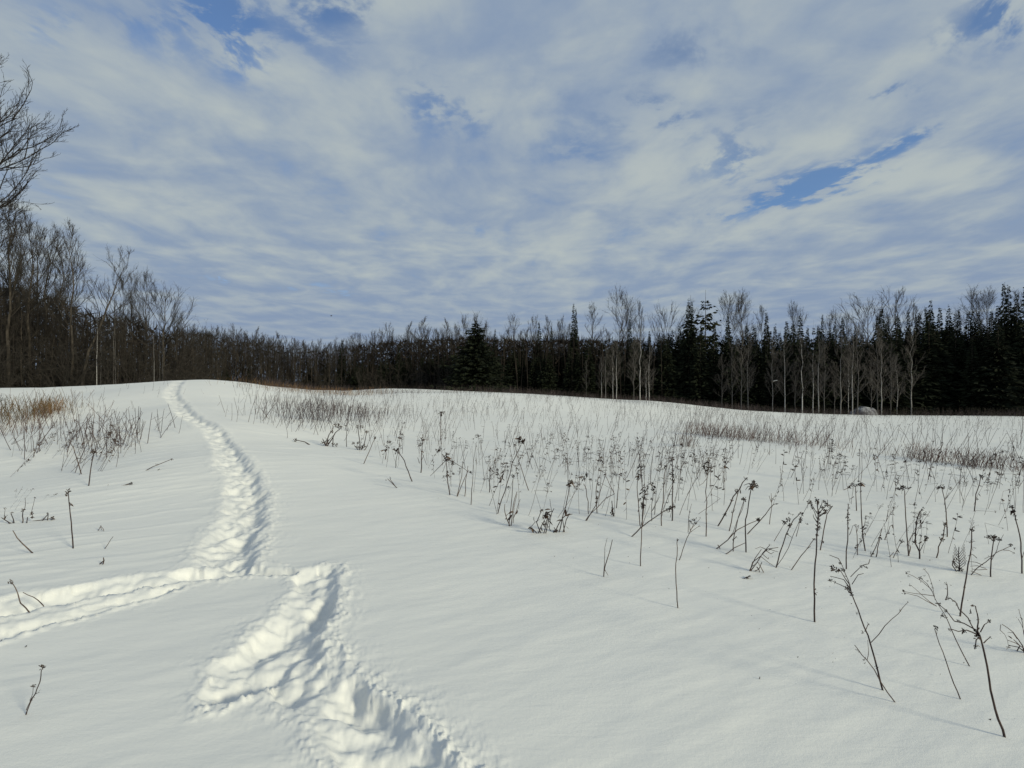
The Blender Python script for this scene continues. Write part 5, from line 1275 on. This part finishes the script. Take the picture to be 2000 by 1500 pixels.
# ------------------------------------------------------------------ small things
def boulder():
    x = (1688 - 1000) / F * 52; Z = 52.0; z0 = Hs(x, Z)
    rs = np.random.default_rng(3)
    def lump_(nm, m, sx, sy, sz, zoff, cut):
        V = []; Q = []; nu, nv = 40, 16
        for i in range(nv + 1):
            th = math.pi * .5 * (1 - i / nv) if cut else math.pi * (1 - i / nv) - math.pi * .5
            for j in range(nu):
                ph = 2 * math.pi * j / nu
                d = np.array([math.cos(ph) * math.cos(th), math.sin(ph) * math.cos(th), math.sin(th)])
                n = 1 + .16 * float(fbm(np.array([d[0] * 1.6 + 3]), np.array([d[1] * 1.6 + d[2] * 1.3]), 4, 12)[0])
                V.append(d * n * np.array([sx, sy, sz]) + np.array([0, 0, zoff]))
        for i in range(nv):
            for j in range(nu):
                a = i * nu + j; b = i * nu + (j + 1) % nu
                Q.append((a, b, b + nu, a + nu))
        return new_mesh(nm, V, Q, m=m, smooth=True)
    root = put('boulder', None, loc=(x, Z, z0), label='large low snow capped boulder among the brightest birch trunks', cat='rock')
    put('rock', lump_('rock', M_ROCK, 1.30, 1.0, .78, .0, False), root)
    put('snow_cap', lump_('snow_cap', M_SNOW, .80, .60, .30, .46, True), root)
boulder()
def log(px, row, Z, L, r, ang, label, snow=True):
    x = (px - 1000) / F * Z; z = CAM_H + (HOR - row) / F * Z
    rs = np.random.default_rng(int(px)); g = Geo(); c = Geo()
    d = np.array([math.cos(ang), .2, math.sin(ang)]); p, _ = limb(np.zeros(3), d, L, 6, rs, 0, .05)
    g.line(p, r, r * .4)
    for i in range(5):
        q = p[rs.integers(1, 6)]; g.line(limb(q, norm(rand_unit(rs) + d), L * .3, 3, rs, -.1, .2)[0], r * .4, r * .15)
    root = put('fallen_branch', None, loc=(x, Z, z), label=label, cat='branch')
    put('wood', g.mesh('wood', M_BARK, 6), root)
    if snow:
        c.line([q + np.array([0, -.02, r * .9]) for q in p[1:4]], r * .6, r * .4)
        put('snow_cap', c.mesh('snow_cap', M_SNOW, 6), root)
log(1506, 746, 55, 1.5, .06, .18, 'dead branch carrying a line of snow before the black firs')
log(884, 768, 60, 2.4, .08, .02, 'fallen branches heaped with a little snow at the broad spruce\'s foot')
log(1640, 790, 52, 2.0, .05, .9, 'slanting broken branch leaning into the birch row', False)
def bird():
    Z = 60; x = (647 - 1000) / F * Z; z = CAM_H + (HOR - 617) / F * Z
    b = Geo(); w = Geo()
    for i in range(6):
        a = [.05, .09, .11, .08, .05, .015, .01]
        b.seg((-.2 + i * .075, 0, 0), (-.2 + (i + 1) * .075, 0, .01), a[i], a[i + 1])
    for s in (-1, 1):
        w.tri((-.06, 0, .03), (.10, 0, .03), (.02, s * .28, .16)); w.tri((.10, 0, .03), (.16, s * .42, .10), (.02, s * .28, .16)); w.tri((.16, s * .42, .1), (.30, s * .55, .05), (.02, s * .28, .16))
    root = put('bird', None, loc=(x, Z, z), label='tiny dark bird flying above the far wood', cat='bird')
    root.rotation_euler = (0, .1, .5); root.scale = (.5, .5, .5)
    put('body', b.mesh('body', M_STALK_DARK, 8), root); put('wings', w.mesh('wings', M_STALK_DARK), root)
bird()


# seeds and chaff blown from the weeds onto the snow
def chaff():
    g = Geo(); rs = np.random.default_rng(12)
    for i in range(700):
        px = rs.uniform(300, 2000); Z = rs.uniform(2.3, 11); x = (px - 1000) / F * Z
        r = HOR + CAM_H / Z * F
        if r > np.interp(px, [300, 700, 1000, 1300, 1700, 2000], [820, 900, 1080, 1180, 1400, 1480]) + rs.normal() * 30: continue
        z = Hs(x, Z) + .012; L = rs.uniform(.003, .009); a = rs.random() * 6.28
        g.tri((x, Z, z), (x + L * math.cos(a), Z + L * math.sin(a), z + .002), (x + L * .5, Z, z + L))
    put('seed_chaff', g.mesh('seed_chaff', M_HEAD), label='tiny dark seeds and chaff blown over the snow around the weeds', kind='stuff')
chaff()
